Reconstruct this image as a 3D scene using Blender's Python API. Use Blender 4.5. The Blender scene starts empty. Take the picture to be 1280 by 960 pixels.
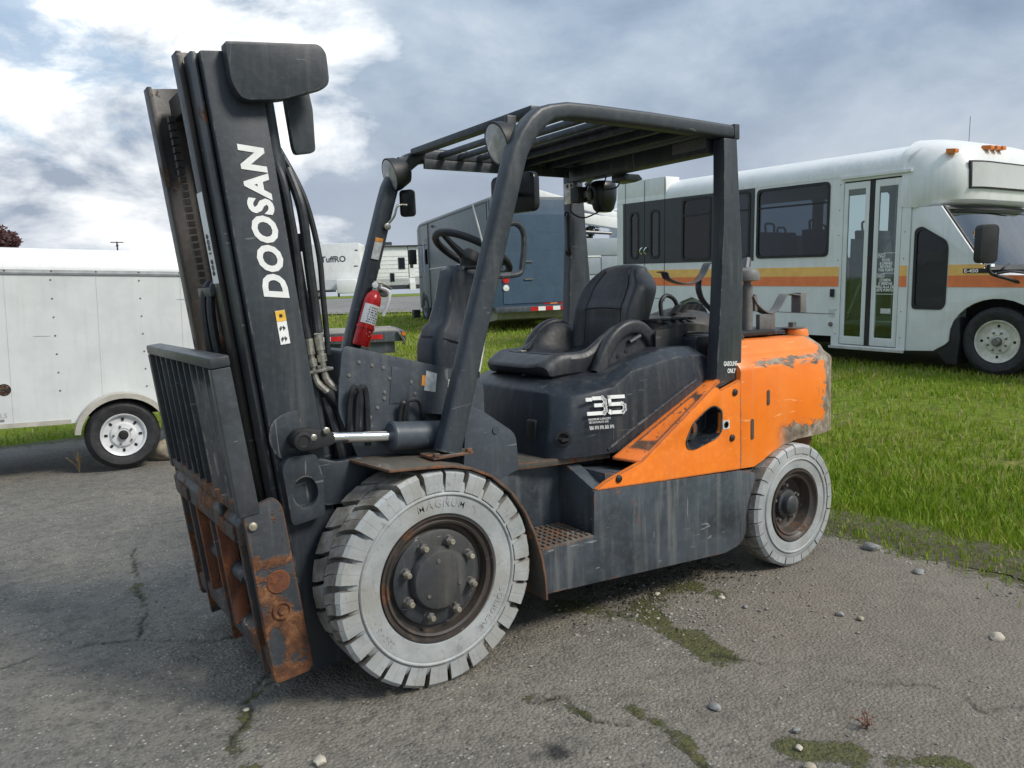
import bpy, bmesh, math, random
import numpy as np
from mathutils import Vector, Matrix, noise
from mathutils.geometry import tessellate_polygon

random.seed(7); rng = np.random.default_rng(7)
R = math.radians
scene = bpy.context.scene
col = scene.collection

# ------------------------------------------------------------------ camera
CAM = Vector((-1.225, -2.905, 1.343))
c_r = Vector((0.8255, -0.5632, -0.0370)); c_f = Vector((0.5595, 0.8201, -0.1195))
c_u = c_r.cross(c_f).normalized(); c_r = c_f.cross(c_u).normalized(); c_f.normalize()
cam_data = bpy.data.cameras.new('camera'); cam = bpy.data.objects.new('camera', cam_data); col.objects.link(cam)
cam_data.sensor_width = 36; cam_data.lens = 979.1 / 1280 * 36; cam_data.clip_end = 5000; cam_data.clip_start = .05
cam.matrix_world = Matrix(((c_r.x, c_u.x, -c_f.x, CAM.x), (c_r.y, c_u.y, -c_f.y, CAM.y), (c_r.z, c_u.z, -c_f.z, CAM.z), (0, 0, 0, 1)))
scene.camera = cam

# ------------------------------------------------------------------ sky, sun, exposure
SUN_DIR = Vector((0.42, -0.72, 0.80)).normalized()
elev = math.asin(SUN_DIR.z); azim = math.atan2(SUN_DIR.x, SUN_DIR.y)
world = bpy.data.worlds.new('World'); scene.world = world; world.use_nodes = True
nt = world.node_tree; nt.nodes.clear()
def N(t, tree=None, **kw):
    n = (tree or nt).nodes.new(t)
    for k, v in kw.items(): setattr(n, k, v)
    return n
def L(a, b, tree=None): (tree or nt).links.new(a, b)
out = N('ShaderNodeOutputWorld'); bg = N('ShaderNodeBackground'); L(bg.outputs[0], out.inputs[0])
sky = N('ShaderNodeTexSky', sky_type='NISHITA', sun_disc=False, sun_elevation=elev, sun_rotation=azim, dust_density=2.0)
tc = N('ShaderNodeTexCoord'); sep = N('ShaderNodeSeparateXYZ'); L(tc.outputs['Generated'], sep.inputs[0])
def wm(op, a, b=None, c=None, clamp=False):
    m = N('ShaderNodeMath', operation=op, use_clamp=clamp)
    for i, v in enumerate((a, b, c)):
        if v is None: continue
        if isinstance(v, (int, float)): m.inputs[i].default_value = v
        else: L(v, m.inputs[i])
    return m.outputs[0]
zc = wm('MAXIMUM', sep.outputs[2], 0.0)
den = wm('ADD', zc, 0.16)
cx = wm('DIVIDE', sep.outputs[0], den); cy = wm('DIVIDE', sep.outputs[1], den)
cmb = N('ShaderNodeCombineXYZ'); L(cx, cmb.inputs[0]); L(cy, cmb.inputs[1])
def wnoise(scale, detail, rough, off):
    mp = N('ShaderNodeMapping'); mp.inputs['Location'].default_value = off; L(cmb.outputs[0], mp.inputs[0])
    n = N('ShaderNodeTexNoise'); n.inputs['Scale'].default_value = scale; n.inputs['Detail'].default_value = detail
    n.inputs['Roughness'].default_value = rough; n.inputs['Distortion'].default_value = .35; L(mp.outputs[0], n.inputs[0]); return n.outputs[0]
def wramp(fac, stops):
    r = N('ShaderNodeValToRGB'); L(fac, r.inputs[0]); e = r.color_ramp.elements
    while len(e) < len(stops): e.new(.5)
    for el, (p, c) in zip(e, stops): el.position = p; el.color = (*c, 1)
    return r.outputs[0]
def wmix(fac, a, b, mode='MIX'):
    m = N('ShaderNodeMix', data_type='RGBA', blend_type=mode)
    if isinstance(fac, (int, float)): m.inputs[0].default_value = fac
    else: L(fac, m.inputs[0])
    for s, v in ((6, a), (7, b)):
        if isinstance(v, tuple): m.inputs[s].default_value = (*v, 1)
        else: L(v, m.inputs[s])
    return m.outputs[2]
stv = N('ShaderNodeMapping'); stv.inputs['Scale'].default_value = (1, 1, 1.9); L(tc.outputs['Generated'], stv.inputs[0])
def wnoise(scale, detail, rough, off):
    mp = N('ShaderNodeMapping'); mp.inputs['Location'].default_value = off; L(stv.outputs[0], mp.inputs[0])
    n = N('ShaderNodeTexNoise'); n.inputs['Scale'].default_value = scale; n.inputs['Detail'].default_value = detail
    n.inputs['Roughness'].default_value = rough; n.inputs['Distortion'].default_value = .25; L(mp.outputs[0], n.inputs[0]); return n.outputs[0]
n1 = wnoise(2.3, 7, .52, (3.1, 1.7, 0)); n2 = wnoise(7.0, 6, .6, (7.3, 2.2, 0))
big = wm('ADD', wm('MULTIPLY', n1, .75), wm('MULTIPLY', n2, .25))
cloud = wramp(big, [(.36, (.098, .134, .190)), (.46, (.140, .182, .242)), (.54, (.200, .243, .300)), (.64, (.29, .320, .36))])
hz = wramp(zc, [(0.0, (1, 1, 1)), (.07, (.75, .75, .75)), (.26, (0, 0, 0))])
cloud = wmix(wm('MULTIPLY', hz, .62), cloud, (.34, .36, .395))
# the break in the cloud deck, seen over the mast: bright cloud edges round a patch of blue
def wdir(v, lo, hi):
    vm = N('ShaderNodeVectorMath', operation='DOT_PRODUCT'); L(tc.outputs['Generated'], vm.inputs[0]); vm.inputs[1].default_value = Vector(v).normalized()
    mr = N('ShaderNodeMapRange', interpolation_type='SMOOTHSTEP'); L(vm.outputs['Value'], mr.inputs[0]); mr.inputs[1].default_value = lo; mr.inputs[2].default_value = hi
    return mr.outputs[0]
bank = wm('MULTIPLY', wdir((.125, .985, .11), .955, .996), wm('MULTIPLY', wm('SUBTRACT', n1, .30), 3.5, clamp=True)); cloud = wmix(wm('MULTIPLY', bank, .75), cloud, (.125, .160, .225))
BRK = (.17, .955, .225)
n3 = wnoise(5.2, 7, .58, (1.4, 5.2, 0))
gap = wm('MULTIPLY', wm('SUBTRACT', wm('ADD', wm('ADD', wm('MULTIPLY', n3, .75), wm('MULTIPLY', n1, .25)), wm('MULTIPLY', wdir(BRK, .935, .996), .34)), .725), 6.0, clamp=True)
cloud = wmix(gap, cloud, (.62, .63, .635))
BLUE = (.11, .945, .31)
gap2 = wm('MULTIPLY', wm('MULTIPLY', wm('SUBTRACT', wm('ADD', n2, wm('MULTIPLY', wdir(BLUE, .975, .997), .25)), .70), 8, clamp=True), .8)
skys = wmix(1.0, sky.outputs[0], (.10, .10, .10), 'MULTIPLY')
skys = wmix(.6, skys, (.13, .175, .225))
final = wmix(gap2, cloud, skys)
# an overcast sky is brighter overhead than at the horizon
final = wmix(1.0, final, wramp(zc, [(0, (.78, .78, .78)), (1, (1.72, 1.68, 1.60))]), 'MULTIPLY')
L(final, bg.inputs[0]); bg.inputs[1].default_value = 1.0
sun_data = bpy.data.lights.new('sun', 'SUN'); sun = bpy.data.objects.new('sun', sun_data); col.objects.link(sun)
sun_data.energy = 1.5; sun_data.angle = R(16); sun_data.color = (1.0, .94, .84)
sun.rotation_euler = SUN_DIR.to_track_quat('Z', 'Y').to_euler()
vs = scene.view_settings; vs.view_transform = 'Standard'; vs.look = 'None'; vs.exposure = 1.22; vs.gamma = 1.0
scene.render.engine = 'CYCLES'

# ------------------------------------------------------------------ helpers
def tag(o, label=None, cat=None, group=None, kind=None):
    if label: o['label'] = label
    if cat: o['category'] = cat
    if group: o['group'] = group
    if kind: o['kind'] = kind
    return o
def empty(name, loc=(0, 0, 0), rot=(0, 0, 0), parent=None):
    o = bpy.data.objects.new(name, None); col.objects.link(o); o.location = loc; o.rotation_euler = rot
    o.empty_display_size = .2
    if parent: o.parent = parent
    return o
class MB:
    def __init__(s): s.v = []; s.f = []
    def add(s, vs, fs):
        o = len(s.v); s.v += [tuple(v) for v in vs]; s.f += [tuple(i + o for i in f) for f in fs]; return s
    def box(s, x0, x1, y0, y1, z0, z1):
        return s.add([(x0,y0,z0),(x1,y0,z0),(x1,y1,z0),(x0,y1,z0),(x0,y0,z1),(x1,y0,z1),(x1,y1,z1),(x0,y1,z1)],
                     [(0,3,2,1),(4,5,6,7),(0,1,5,4),(1,2,6,5),(2,3,7,6),(3,0,4,7)])
    def prism(s, poly, axis, a, b, holes=()):
        def P(p, t): return {'y': (p[0], t, p[1]), 'x': (t, p[0], p[1]), 'z': (p[0], p[1], t)}[axis]
        loops = [list(poly)] + [list(h) for h in holes]
        flat = [p for l in loops for p in l]; n = len(flat)
        vs = [P(p, a) for p in flat] + [P(p, b) for p in flat]; fs = []
        if holes:
            tri = tessellate_polygon([[Vector((p[0], p[1], 0)) for p in l] for l in loops])
            for t in tri: fs.append(tuple(t)); fs.append(tuple(i + n for i in reversed(t)))
        else:
            fs.append(tuple(range(n))); fs.append(tuple(reversed(range(n, 2*n))))
        o = 0
        for l in loops:
            m = len(l)
            for i in range(m): fs.append((o+i, o+(i+1) % m, n+o+(i+1) % m, n+o+i))
            o += m
        return s.add(vs, fs)
    def ring(s, rings, closed=False, cap=True):
        m = len(rings[0]); vs = [p for r in rings for p in r]; fs = []; k = len(rings)
        for i in range(k if closed else k-1):
            j = (i+1) % k
            for q in range(m): fs.append((i*m+q, i*m+(q+1) % m, j*m+(q+1) % m, j*m+q))
        if cap and not closed: fs.append(tuple(reversed(range(m)))); fs.append(tuple(range((k-1)*m, k*m)))
        return s.add(vs, fs)
    def sweep(s, path, sec, up=(0, 0, 1), closed=False, scale=None):
        P = [Vector(p) for p in path]; n = len(P); rings = []; upv = Vector(up)
        for i, p in enumerate(P):
            if closed: t = P[(i+1) % n] - P[i-1]
            else: t = P[min(i+1, n-1)] - P[max(i-1, 0)]
            t.normalize(); sx = t.cross(upv)
            if sx.length < 1e-4: sx = t.cross(Vector((1, 0, 0)))
            sx.normalize(); sy = sx.cross(t).normalized(); k = scale[i] if scale else 1
            rings.append([p + sx*(u*k) + sy*(v*k) for u, v in sec])
        return s.ring(rings, closed)
    def tube(s, path, r, seg=10, closed=False):
        P = [Vector(p) for p in path]; n = len(P); rings = []; nv = None
        for i, p in enumerate(P):
            t = (P[(i+1) % n] - P[i-1]) if closed else (P[min(i+1, n-1)] - P[max(i-1, 0)])
            t.normalize()
            if nv is None: nv = t.orthogonal().normalized()
            nv = (nv - t*nv.dot(t)).normalized(); b = t.cross(nv); rr = r[i] if isinstance(r, (list, tuple)) else r
            rings.append([p + (nv*math.cos(2*math.pi*k/seg) + b*math.sin(2*math.pi*k/seg))*rr for k in range(seg)])
        return s.ring(rings, closed)
    def lathe(s, prof, c, axis, seg=48, cap=True):
        A = Vector(axis).normalized(); u = A.orthogonal().normalized(); w = A.cross(u); c = Vector(c)
        rings = [[c + A*a + (u*math.cos(2*math.pi*k/seg) + w*math.sin(2*math.pi*k/seg))*r for k in range(seg)] for a, r in prof]
        return s.ring(rings, cap=cap)
    def build(s, name, mat, parent=None, bevel=0, seg=2, M=None, angle=35, label=None):
        me = bpy.data.meshes.new(name)
        vs = [tuple(M @ Vector(v)) for v in s.v] if M else s.v
        me.from_pydata(vs, [], s.f)
        bm = bmesh.new(); bm.from_mesh(me); bmesh.ops.recalc_face_normals(bm, faces=bm.faces[:])
        if bevel:
            ed = [e for e in bm.edges if len(e.link_faces) == 2 and e.calc_face_angle(0) > R(28)]
            bmesh.ops.bevel(bm, geom=ed, offset=bevel, segments=seg, profile=.6, affect='EDGES', clamp_overlap=True)
        bm.to_mesh(me); bm.free()
        me.polygons.foreach_set('use_smooth', [True]*len(me.polygons)); me.set_sharp_from_angle(angle=R(angle))
        o = bpy.data.objects.new(name, me); col.objects.link(o)
        if mat: me.materials.append(mat)
        if parent: o.parent = parent
        if label: o['label'] = label
        return o
def spline(pts, n=6):
    P = [Vector(p) for p in pts]; out = []
    for i in range(len(P)-1):
        p0 = P[max(i-1, 0)]; p1 = P[i]; p2 = P[i+1]; p3 = P[min(i+2, len(P)-1)]
        for k in range(n):
            t = k/n; out.append(.5*((2*p1) + (p2-p0)*t + (2*p0-5*p1+4*p2-p3)*t*t + (3*p1-p0-3*p2+p3)*t**3))
    out.append(P[-1]); return out
def rrect(w, h, r, n=3):
    pts = []
    for cx_, cy_, a0 in ((w/2-r, h/2-r, 0), (-w/2+r, h/2-r, 90), (-w/2+r, -h/2+r, 180), (w/2-r, -h/2+r, 270)):
        for k in range(n+1): a = R(a0 + 90*k/n); pts.append((cx_ + r*math.cos(a), cy_ + r*math.sin(a)))
    return pts
def roundpoly(pts, r, n=4):
    out = []; m = len(pts)
    for i in range(m):
        p = Vector(pts[i]); a = Vector(pts[i-1]) - p; b = Vector(pts[(i+1) % m]) - p
        rr = r[i] if isinstance(r, (list, tuple)) else r
        rr = min(rr, a.length*.45, b.length*.45); a = p + a.normalized()*rr; b = p + b.normalized()*rr
        for k in range(n+1):
            t = k/n; q = a*(1-t)**2 + p*2*t*(1-t) + b*t*t; out.append((q.x, q.y))
    return out
_text_cache = {}
def text_geo(s, size=1, extrude=.002, bold=0., shear=0., spacing=1., sx=1.):
    key = (s, size, extrude, bold, shear, spacing, sx)
    if key in _text_cache: return _text_cache[key]
    cu = bpy.data.curves.new('t', 'FONT'); cu.body = s; cu.size = size; cu.extrude = extrude; cu.offset = bold*size; cu.shear = shear; cu.space_character = spacing
    cu.resolution_u = 3
    o = bpy.data.objects.new('t', cu); col.objects.link(o); dg = bpy.context.evaluated_depsgraph_get(); dg.update()
    me = bpy.data.meshes.new_from_object(o.evaluated_get(dg))
    vs = [(v.co.x*sx, v.co.y, v.co.z) for v in me.vertices]; fs = [tuple(p.vertices) for p in me.polygons]
    bpy.data.objects.remove(o); bpy.data.curves.remove(cu); bpy.data.meshes.remove(me)
    if vs:
        xm = min(v[0] for v in vs); vs = [(v[0]-xm, v[1], v[2]) for v in vs]
    _text_cache[key] = (vs, fs); return vs, fs
def put_text(mb, s, origin, right, up, size, **kw):
    """lettering lying on a plane: origin = lower left of the baseline"""
    vs, fs = text_geo(s, size, **kw); o = Vector(origin); r = Vector(right).normalized(); u = Vector(up).normalized(); n = r.cross(u)
    mb.add([o + r*a + u*b + n*c for a, b, c in vs], fs); return max(v[0] for v in vs) if vs else 0
def text_width(s, size, **kw): return max(v[0] for v in text_geo(s, size, **kw)[0])

# ------------------------------------------------------------------ materials
def new_mat(name):
    m = bpy.data.materials.new(name); m.use_nodes = True; t = m.node_tree; t.nodes.clear()
    o = t.nodes.new('ShaderNodeOutputMaterial'); b = t.nodes.new('ShaderNodeBsdfPrincipled'); t.links.new(b.outputs[0], o.inputs[0])
    return m, t, b
class G:
    """small node-graph helper"""
    def __init__(s, t, coord='Object'): s.t = t; s.tc = t.nodes.new('ShaderNodeTexCoord'); s.co = s.tc.outputs[coord]
    def noise(s, scale, detail=4, rough=.55, stretch=None, dist=0., off=(0, 0, 0)):
        n = s.t.nodes.new('ShaderNodeTexNoise'); n.inputs['Scale'].default_value = scale; n.inputs['Detail'].default_value = detail
        n.inputs['Roughness'].default_value = rough; n.inputs['Distortion'].default_value = dist
        m = s.t.nodes.new('ShaderNodeMapping'); m.inputs['Scale'].default_value = stretch or (1, 1, 1); m.inputs['Location'].default_value = off
        s.t.links.new(s.co, m.inputs[0]); s.t.links.new(m.outputs[0], n.inputs[0]); return n.outputs[0]
    def vor(s, scale, feature='F1', out='Distance', rnd=1., stretch=None):
        n = s.t.nodes.new('ShaderNodeTexVoronoi'); n.feature = feature; n.inputs['Scale'].default_value = scale; n.inputs['Randomness'].default_value = rnd
        if stretch:
            m = s.t.nodes.new('ShaderNodeMapping'); m.inputs['Scale'].default_value = stretch; s.t.links.new(s.co, m.inputs[0]); s.t.links.new(m.outputs[0], n.inputs[0])
        else: s.t.links.new(s.co, n.inputs[0])
        return n.outputs[out]
    def math(s, op, a, b=None, clamp=False):
        m = s.t.nodes.new('ShaderNodeMath'); m.operation = op; m.use_clamp = clamp
        for i, v in enumerate((a, b)):
            if v is None: continue
            if isinstance(v, (int, float)): m.inputs[i].default_value = v
            else: s.t.links.new(v, m.inputs[i])
        return m.outputs[0]
    def step(s, v, lo, hi):
        m = s.t.nodes.new('ShaderNodeMapRange'); m.interpolation_type = 'SMOOTHSTEP'; s.t.links.new(v, m.inputs[0]); m.inputs[1].default_value = lo; m.inputs[2].default_value = hi
        return m.outputs[0]
    def mix(s, f, a, b, mode='MIX'):
        m = s.t.nodes.new('ShaderNodeMix'); m.data_type = 'RGBA'; m.blend_type = mode
        for i, v in ((0, f), (6, a), (7, b)):
            if isinstance(v, (int, float)): m.inputs[i].default_value = v
            elif isinstance(v, tuple): m.inputs[i].default_value = (*v, 1)
            else: s.t.links.new(v, m.inputs[i])
        return m.outputs[2]
    def ramp(s, f, stops):
        r = s.t.nodes.new('ShaderNodeValToRGB'); s.t.links.new(f, r.inputs[0]); e = r.color_ramp.elements
        while len(e) < len(stops): e.new(.5)
        for el, (p, c) in zip(e, stops): el.position = p; el.color = (*c, 1)
        return r.outputs[0]
    def sepxyz(s, v):
        n = s.t.nodes.new('ShaderNodeSeparateXYZ'); s.t.links.new(v, n.inputs[0]); return n.outputs
    def attr(s, name):
        n = s.t.nodes.new('ShaderNodeAttribute'); n.attribute_name = name; return n.outputs['Fac']
    def bump(s, h, b, strength=.3, dist=.01):
        n = s.t.nodes.new('ShaderNodeBump'); n.inputs['Strength'].default_value = strength; n.inputs['Distance'].default_value = dist
        s.t.links.new(h, n.inputs['Height']); s.t.links.new(n.outputs[0], b.inputs['Normal'])
    def edge(s, radius):
        """1 on convex edges, 0 on flats"""
        bv = s.t.nodes.new('ShaderNodeBevel'); bv.samples = 4; bv.inputs[0].default_value = radius
        ge = s.t.nodes.new('ShaderNodeNewGeometry'); d = s.t.nodes.new('ShaderNodeVectorMath'); d.operation = 'DOT_PRODUCT'
        s.t.links.new(bv.outputs[0], d.inputs[0]); s.t.links.new(ge.outputs['Normal'], d.inputs[1])
        return s.step(d.outputs['Value'], .995, .90)
    def to(s, v, b, sock):
        if isinstance(v, tuple): b.inputs[sock].default_value = (*v, 1)
        elif isinstance(v, (int, float)): b.inputs[sock].default_value = v
        else: s.t.links.new(v, b.inputs[sock])
def paint(name, c, c2=None, rust=0., edge=0., scratch=.3, dirt=.3, rough=.42, spec=.5, rust_scale=5., dirt_col=(.16, .145, .12), rust_pal=((.045, .02, .012), (.19, .065, .022), (.33, .13, .045)), bump=.15, chip_col=None, zgrad=None, fleck=.25):
    """weathered machine paint: mottled coat, dried streaks, fine scratches, rust patches and worn edges"""
    m, t, b = new_mat(name); g = G(t); c2 = c2 or tuple(x*.72 for x in c)
    n = g.noise(3.2, 3, .6); base = g.mix(g.step(n, .35, .68), c, c2)
    fine = g.noise(45, 2, .6); base = g.mix(g.math('MULTIPLY', g.step(fine, .45, .75), fleck), base, tuple(min(1, x*1.6+.01) for x in c))
    streak = g.noise(9, 4, .65, stretch=(2.6, 2.6, .16)); dn = g.noise(2.1, 3, .6, off=(4, 4, 4))
    dm = g.math('MULTIPLY', g.step(streak, .46, .70), g.step(dn, .32, .60)); base = g.mix(g.math('MULTIPLY', dm, dirt), base, dirt_col)
    sc = g.noise(26, 2, .5, stretch=(.25, 1, 1.6), dist=1.2, off=(2, 0, 0)); sc2 = g.noise(20, 2, .5, stretch=(1.6, 1, .2), dist=.8)
    sm = g.math('MAXIMUM', g.step(sc, .715, .735), g.step(sc2, .735, .755)); sm = g.math('MULTIPLY', sm, scratch)
    base = g.mix(sm, base, (.33, .34, .35) if not chip_col else chip_col)
    rg = g.math('ADD', g.math('MULTIPLY', fine, .22), rough-.1)
    if rust or edge:
        rn = g.noise(rust_scale, 6, .68, dist=.4, off=(1.3, 2.7, .4))
        if zgrad: rn = g.math('ADD', rn, g.math('MULTIPLY', g.math('SUBTRACT', zgrad[0], g.sepxyz(g.co)[2]), zgrad[1]))
        cov = g.step(rn, .66-rust*.42, .72-rust*.42) if rust else None
        if edge:
            em = g.math('MULTIPLY', g.edge(.012), g.step(g.noise(14, 6, .7, off=(5, 1, 2)), .62-edge*.35, .70-edge*.35))
            cov = em if cov is None else g.math('MAXIMUM', cov, em)
        rc = g.ramp(g.noise(17, 5, .75, dist=.6), [(.30, rust_pal[0]), (.52, rust_pal[1]), (.72, rust_pal[2])])
        base = g.mix(cov, base, rc); rg = g.math('ADD', rg, g.math('MULTIPLY', cov, .35), clamp=True)
        h = g.math('ADD', g.math('MULTIPLY', cov, g.noise(60, 4, .7)), g.math('MULTIPLY', fine, .3)); g.bump(h, b, bump*2.5, .004)
    else: g.bump(g.math('ADD', fine, g.math('MULTIPLY', n, 3)), b, bump, .004)
    g.to(base, b, 'Base Color'); g.to(rg, b, 'Roughness'); b.inputs['Specular IOR Level'].default_value = spec
    return m
def simple(name, c, rough=.5, metal=0., var=.18, scale=8., spec=.5, bump=0., trans=0.):
    m, t, b = new_mat(name); g = G(t); n = g.noise(scale, 5, .6)
    g.to(g.mix(g.step(n, .3, .7), tuple(x*(1-var) for x in c), tuple(min(1, x*(1+var)) for x in c)), b, 'Base Color')
    g.to(g.math('ADD', g.math('MULTIPLY', g.noise(scale*3, 3), .2), rough-.1), b, 'Roughness')
    b.inputs['Metallic'].default_value = metal; b.inputs['Specular IOR Level'].default_value = spec
    if bump: g.bump(g.noise(scale*5, 4), b, bump, .003)
    if trans: b.inputs['Transmission Weight'].default_value = trans
    return m
# ================================================================== forklift
m_mast = paint('mast_paint', (.032, .040, .050), (.023, .029, .037), scratch=.30, dirt=.38, edge=.30, rust_pal=((.085, .087, .09), (.15, .15, .15), (.25, .245, .235)), rough=.46, dirt_col=(.12, .12, .115))
m_rail = paint('mast_rail_steel', (.050, .058, .068), (.028, .032, .038), scratch=.5, dirt=.5, rust=.10, rough=.40, dirt_col=(.10, .085, .065))
m_railrust = paint('mast_rail_brown', (.034, .030, .028), (.024, .022, .021), scratch=.3, dirt=.4, rust=.22, dirt_col=(.12, .08, .05), rust_pal=((.03, .02, .015), (.085, .045, .025), (.16, .09, .045)))
m_guard = paint('guard_paint', (.034, .042, .052), (.024, .030, .038), scratch=.32, dirt=.48, edge=.34, rust_pal=((.085, .087, .09), (.15, .15, .15), (.25, .245, .235)), rough=.44, dirt_col=(.13, .13, .12), chip_col=(.30, .29, .27))
m_cowl = paint('cowl_paint', (.058, .071, .088), (.044, .053, .066), scratch=.35, dirt=.35, rough=.42, dirt_col=(.14, .14, .135))
m_hood = paint('hood_plastic', (.016, .022, .032), (.012, .016, .023), scratch=.16, dirt=.5, edge=.42, rust_pal=((.085, .087, .09), (.15, .15, .15), (.25, .245, .235)), rough=.42, dirt_col=(.085, .083, .078))
m_frame = paint('frame_paint', (.062, .076, .091), (.026, .032, .040), scratch=.5, dirt=.60, edge=.35, rust=.04, rough=.45, dirt_col=(.175, .175, .17))
m_orange = paint('orange_paint', (.86, .205, .014), (.76, .175, .016), scratch=.22, dirt=.35, edge=.75, rough=.42, rust_scale=6., dirt_col=(.62, .22, .07), chip_col=(.95, .45, .18), rust_pal=((.05, .035, .028), (.12, .06, .035), (.22, .13, .08)))
m_ledge = paint('orange_chipped_paint', (.78, .185, .022), (.70, .155, .018), scratch=.5, dirt=.35, edge=.9, rust=.20, rust_scale=40., rough=.45, dirt_col=(.45, .17, .06), chip_col=(.12, .06, .035), rust_pal=((.04, .028, .022), (.10, .05, .03), (.2, .1, .06)))
m_rust = paint('rusty_plate', (.046, .053, .062), (.032, .037, .044), scratch=.5, dirt=.5, rust=.40, zgrad=(.44, .38), edge=.9, rust_scale=9., rough=.6, rust_pal=((.04, .024, .018), (.13, .052, .022), (.30, .15, .07)), bump=.35)
m_rust2 = paint('rusty_bar', (.050, .052, .056), (.035, .036, .040), scratch=.6, dirt=.5, rust=.42, edge=.9, rust_scale=6., rough=.55, rust_pal=((.04, .022, .016), (.12, .048, .020), (.30, .135, .05)), bump=.3)
m_orust = paint('orange_rust', (.17, .055, .022), (.10, .034, .016), scratch=.3, dirt=.3, rust=.35, edge=.6, rough=.65, bump=.3)
m_fender = paint('fender_steel', (.085, .078, .065), (.050, .048, .044), scratch=.5, dirt=.5, rust=.22, edge=.95, rust_scale=8., rough=.55, dirt_col=(.19, .165, .12), bump=.25)
m_black = simple('black_rubber', (.014, .015, .017), .55, var=.3, bump=.1)
m_blackgloss = simple('black_plastic', (.012, .013, .015), .30, var=.3)
m_hose = simple('hydraulic_hose', (.022, .024, .027), .42, var=.4, scale=30, bump=.15)
m_fitting = simple('plated_fitting', (.42, .40, .35), .38, metal=.8, var=.35, scale=40)
m_chrome = simple('chrome_rod', (.78, .78, .78), .14, metal=1.0, var=.08)
m_bolt = simple('bolt_steel', (.20, .19, .18), .45, metal=.6, var=.4, scale=60)
m_brass = simple('worn_stud', (.42, .38, .30), .42, metal=.6, var=.4, scale=60)
m_rim = paint('rim_paint', (.030, .028, .027), (.055, .042, .034), scratch=.5, dirt=.7, rust=.22, rough=.5, dirt_col=(.12, .085, .06), rust_pal=((.03, .02, .015), (.10, .045, .022), (.18, .10, .05)))
m_hub = paint('hub_paint', (.030, .035, .042), (.046, .045, .044), scratch=.5, dirt=.8, rough=.48, dirt_col=(.13, .12, .105))
m_white = simple('white_decal', (.80, .81, .80), .45, var=.06, scale=40)
m_decal = simple('pale_decal', (.55, .56, .55), .5, var=.2, scale=60)
m_yellow = simple('yellow_decal', (.82, .48, .06), .45, var=.15, scale=40)
m_odecal = simple('orange_decal', (.75, .30, .05), .5, var=.2, scale=40)
m_ink = simple('black_print', (.02, .02, .022), .5)
m_lens = simple('lamp_glass', (.42, .42, .40), .12, var=.2, scale=25)
m_vinyl = paint('seat_vinyl', (.030, .034, .041), (.022, .025, .031), scratch=.04, dirt=.6, rough=.47, dirt_col=(.075, .073, .068), bump=.3)
m_vent = paint('dusty_black_cover', (.022, .024, .026), (.035, .034, .032), scratch=.3, dirt=.9, rough=.6, dirt_col=(.11, .095, .075))
m_galv = paint('galvanised_strap', (.16, .16, .155), (.10, .10, .10), scratch=.4, dirt=.5, rough=.5, rust=.06)
m_dark = simple('dark_void', (.012, .012, .013), .8)
m_step = paint('step_tread', (.12, .105, .085), (.075, .068, .06), scratch=.3, dirt=.7, rust=.08, edge=.4, rough=.7)
def tyre_mats():
    m, t, b = new_mat('pale_tyre_rubber'); g = G(t)
    n = g.noise(7, 6, .62); c = g.mix(g.step(n, .35, .68), (.38, .40, .405), (.28, .298, .30))
    c = g.mix(g.math('MULTIPLY', g.step(g.noise(24, 6, .75, dist=1.2), .56, .68), .6), c, (.15, .15, .145))
    c = g.mix(g.math('MULTIPLY', g.step(g.noise(5, 5, .65, off=(3, 1, 2)), .46, .64), .5), c, (.27, .25, .21))
    c = g.mix(g.math('MULTIPLY', g.step(g.noise(90, 3, .6), .60, .72), .4), c, (.20, .19, .17))
    g.to(c, b, 'Base Color'); g.to(.62, b, 'Roughness'); g.bump(g.noise(60, 5, .65), b, .25, .004)
    m2, t, b = new_mat('dirty_tread_rubber'); g = G(t)
    n = g.noise(12, 7, .66); c = g.ramp(n, [(.30, (.10, .09, .075)), (.48, (.20, .185, .16)), (.66, (.34, .335, .32))])
    c = g.mix(g.math('MULTIPLY', g.step(g.noise(40, 4), .5, .7), .4), c, (.15, .11, .07))
    g.to(c, b, 'Base Color'); g.to(.75, b, 'Roughness'); g.bump(g.noise(70, 5, .7), b, .4, .005)
    return m, m2
m_tyre, m_tread = tyre_mats()

fk = tag(empty('forklift'), 'weathered charcoal and orange forklift with pale tyres and a tall mast, parked on the asphalt', 'forklift')

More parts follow.
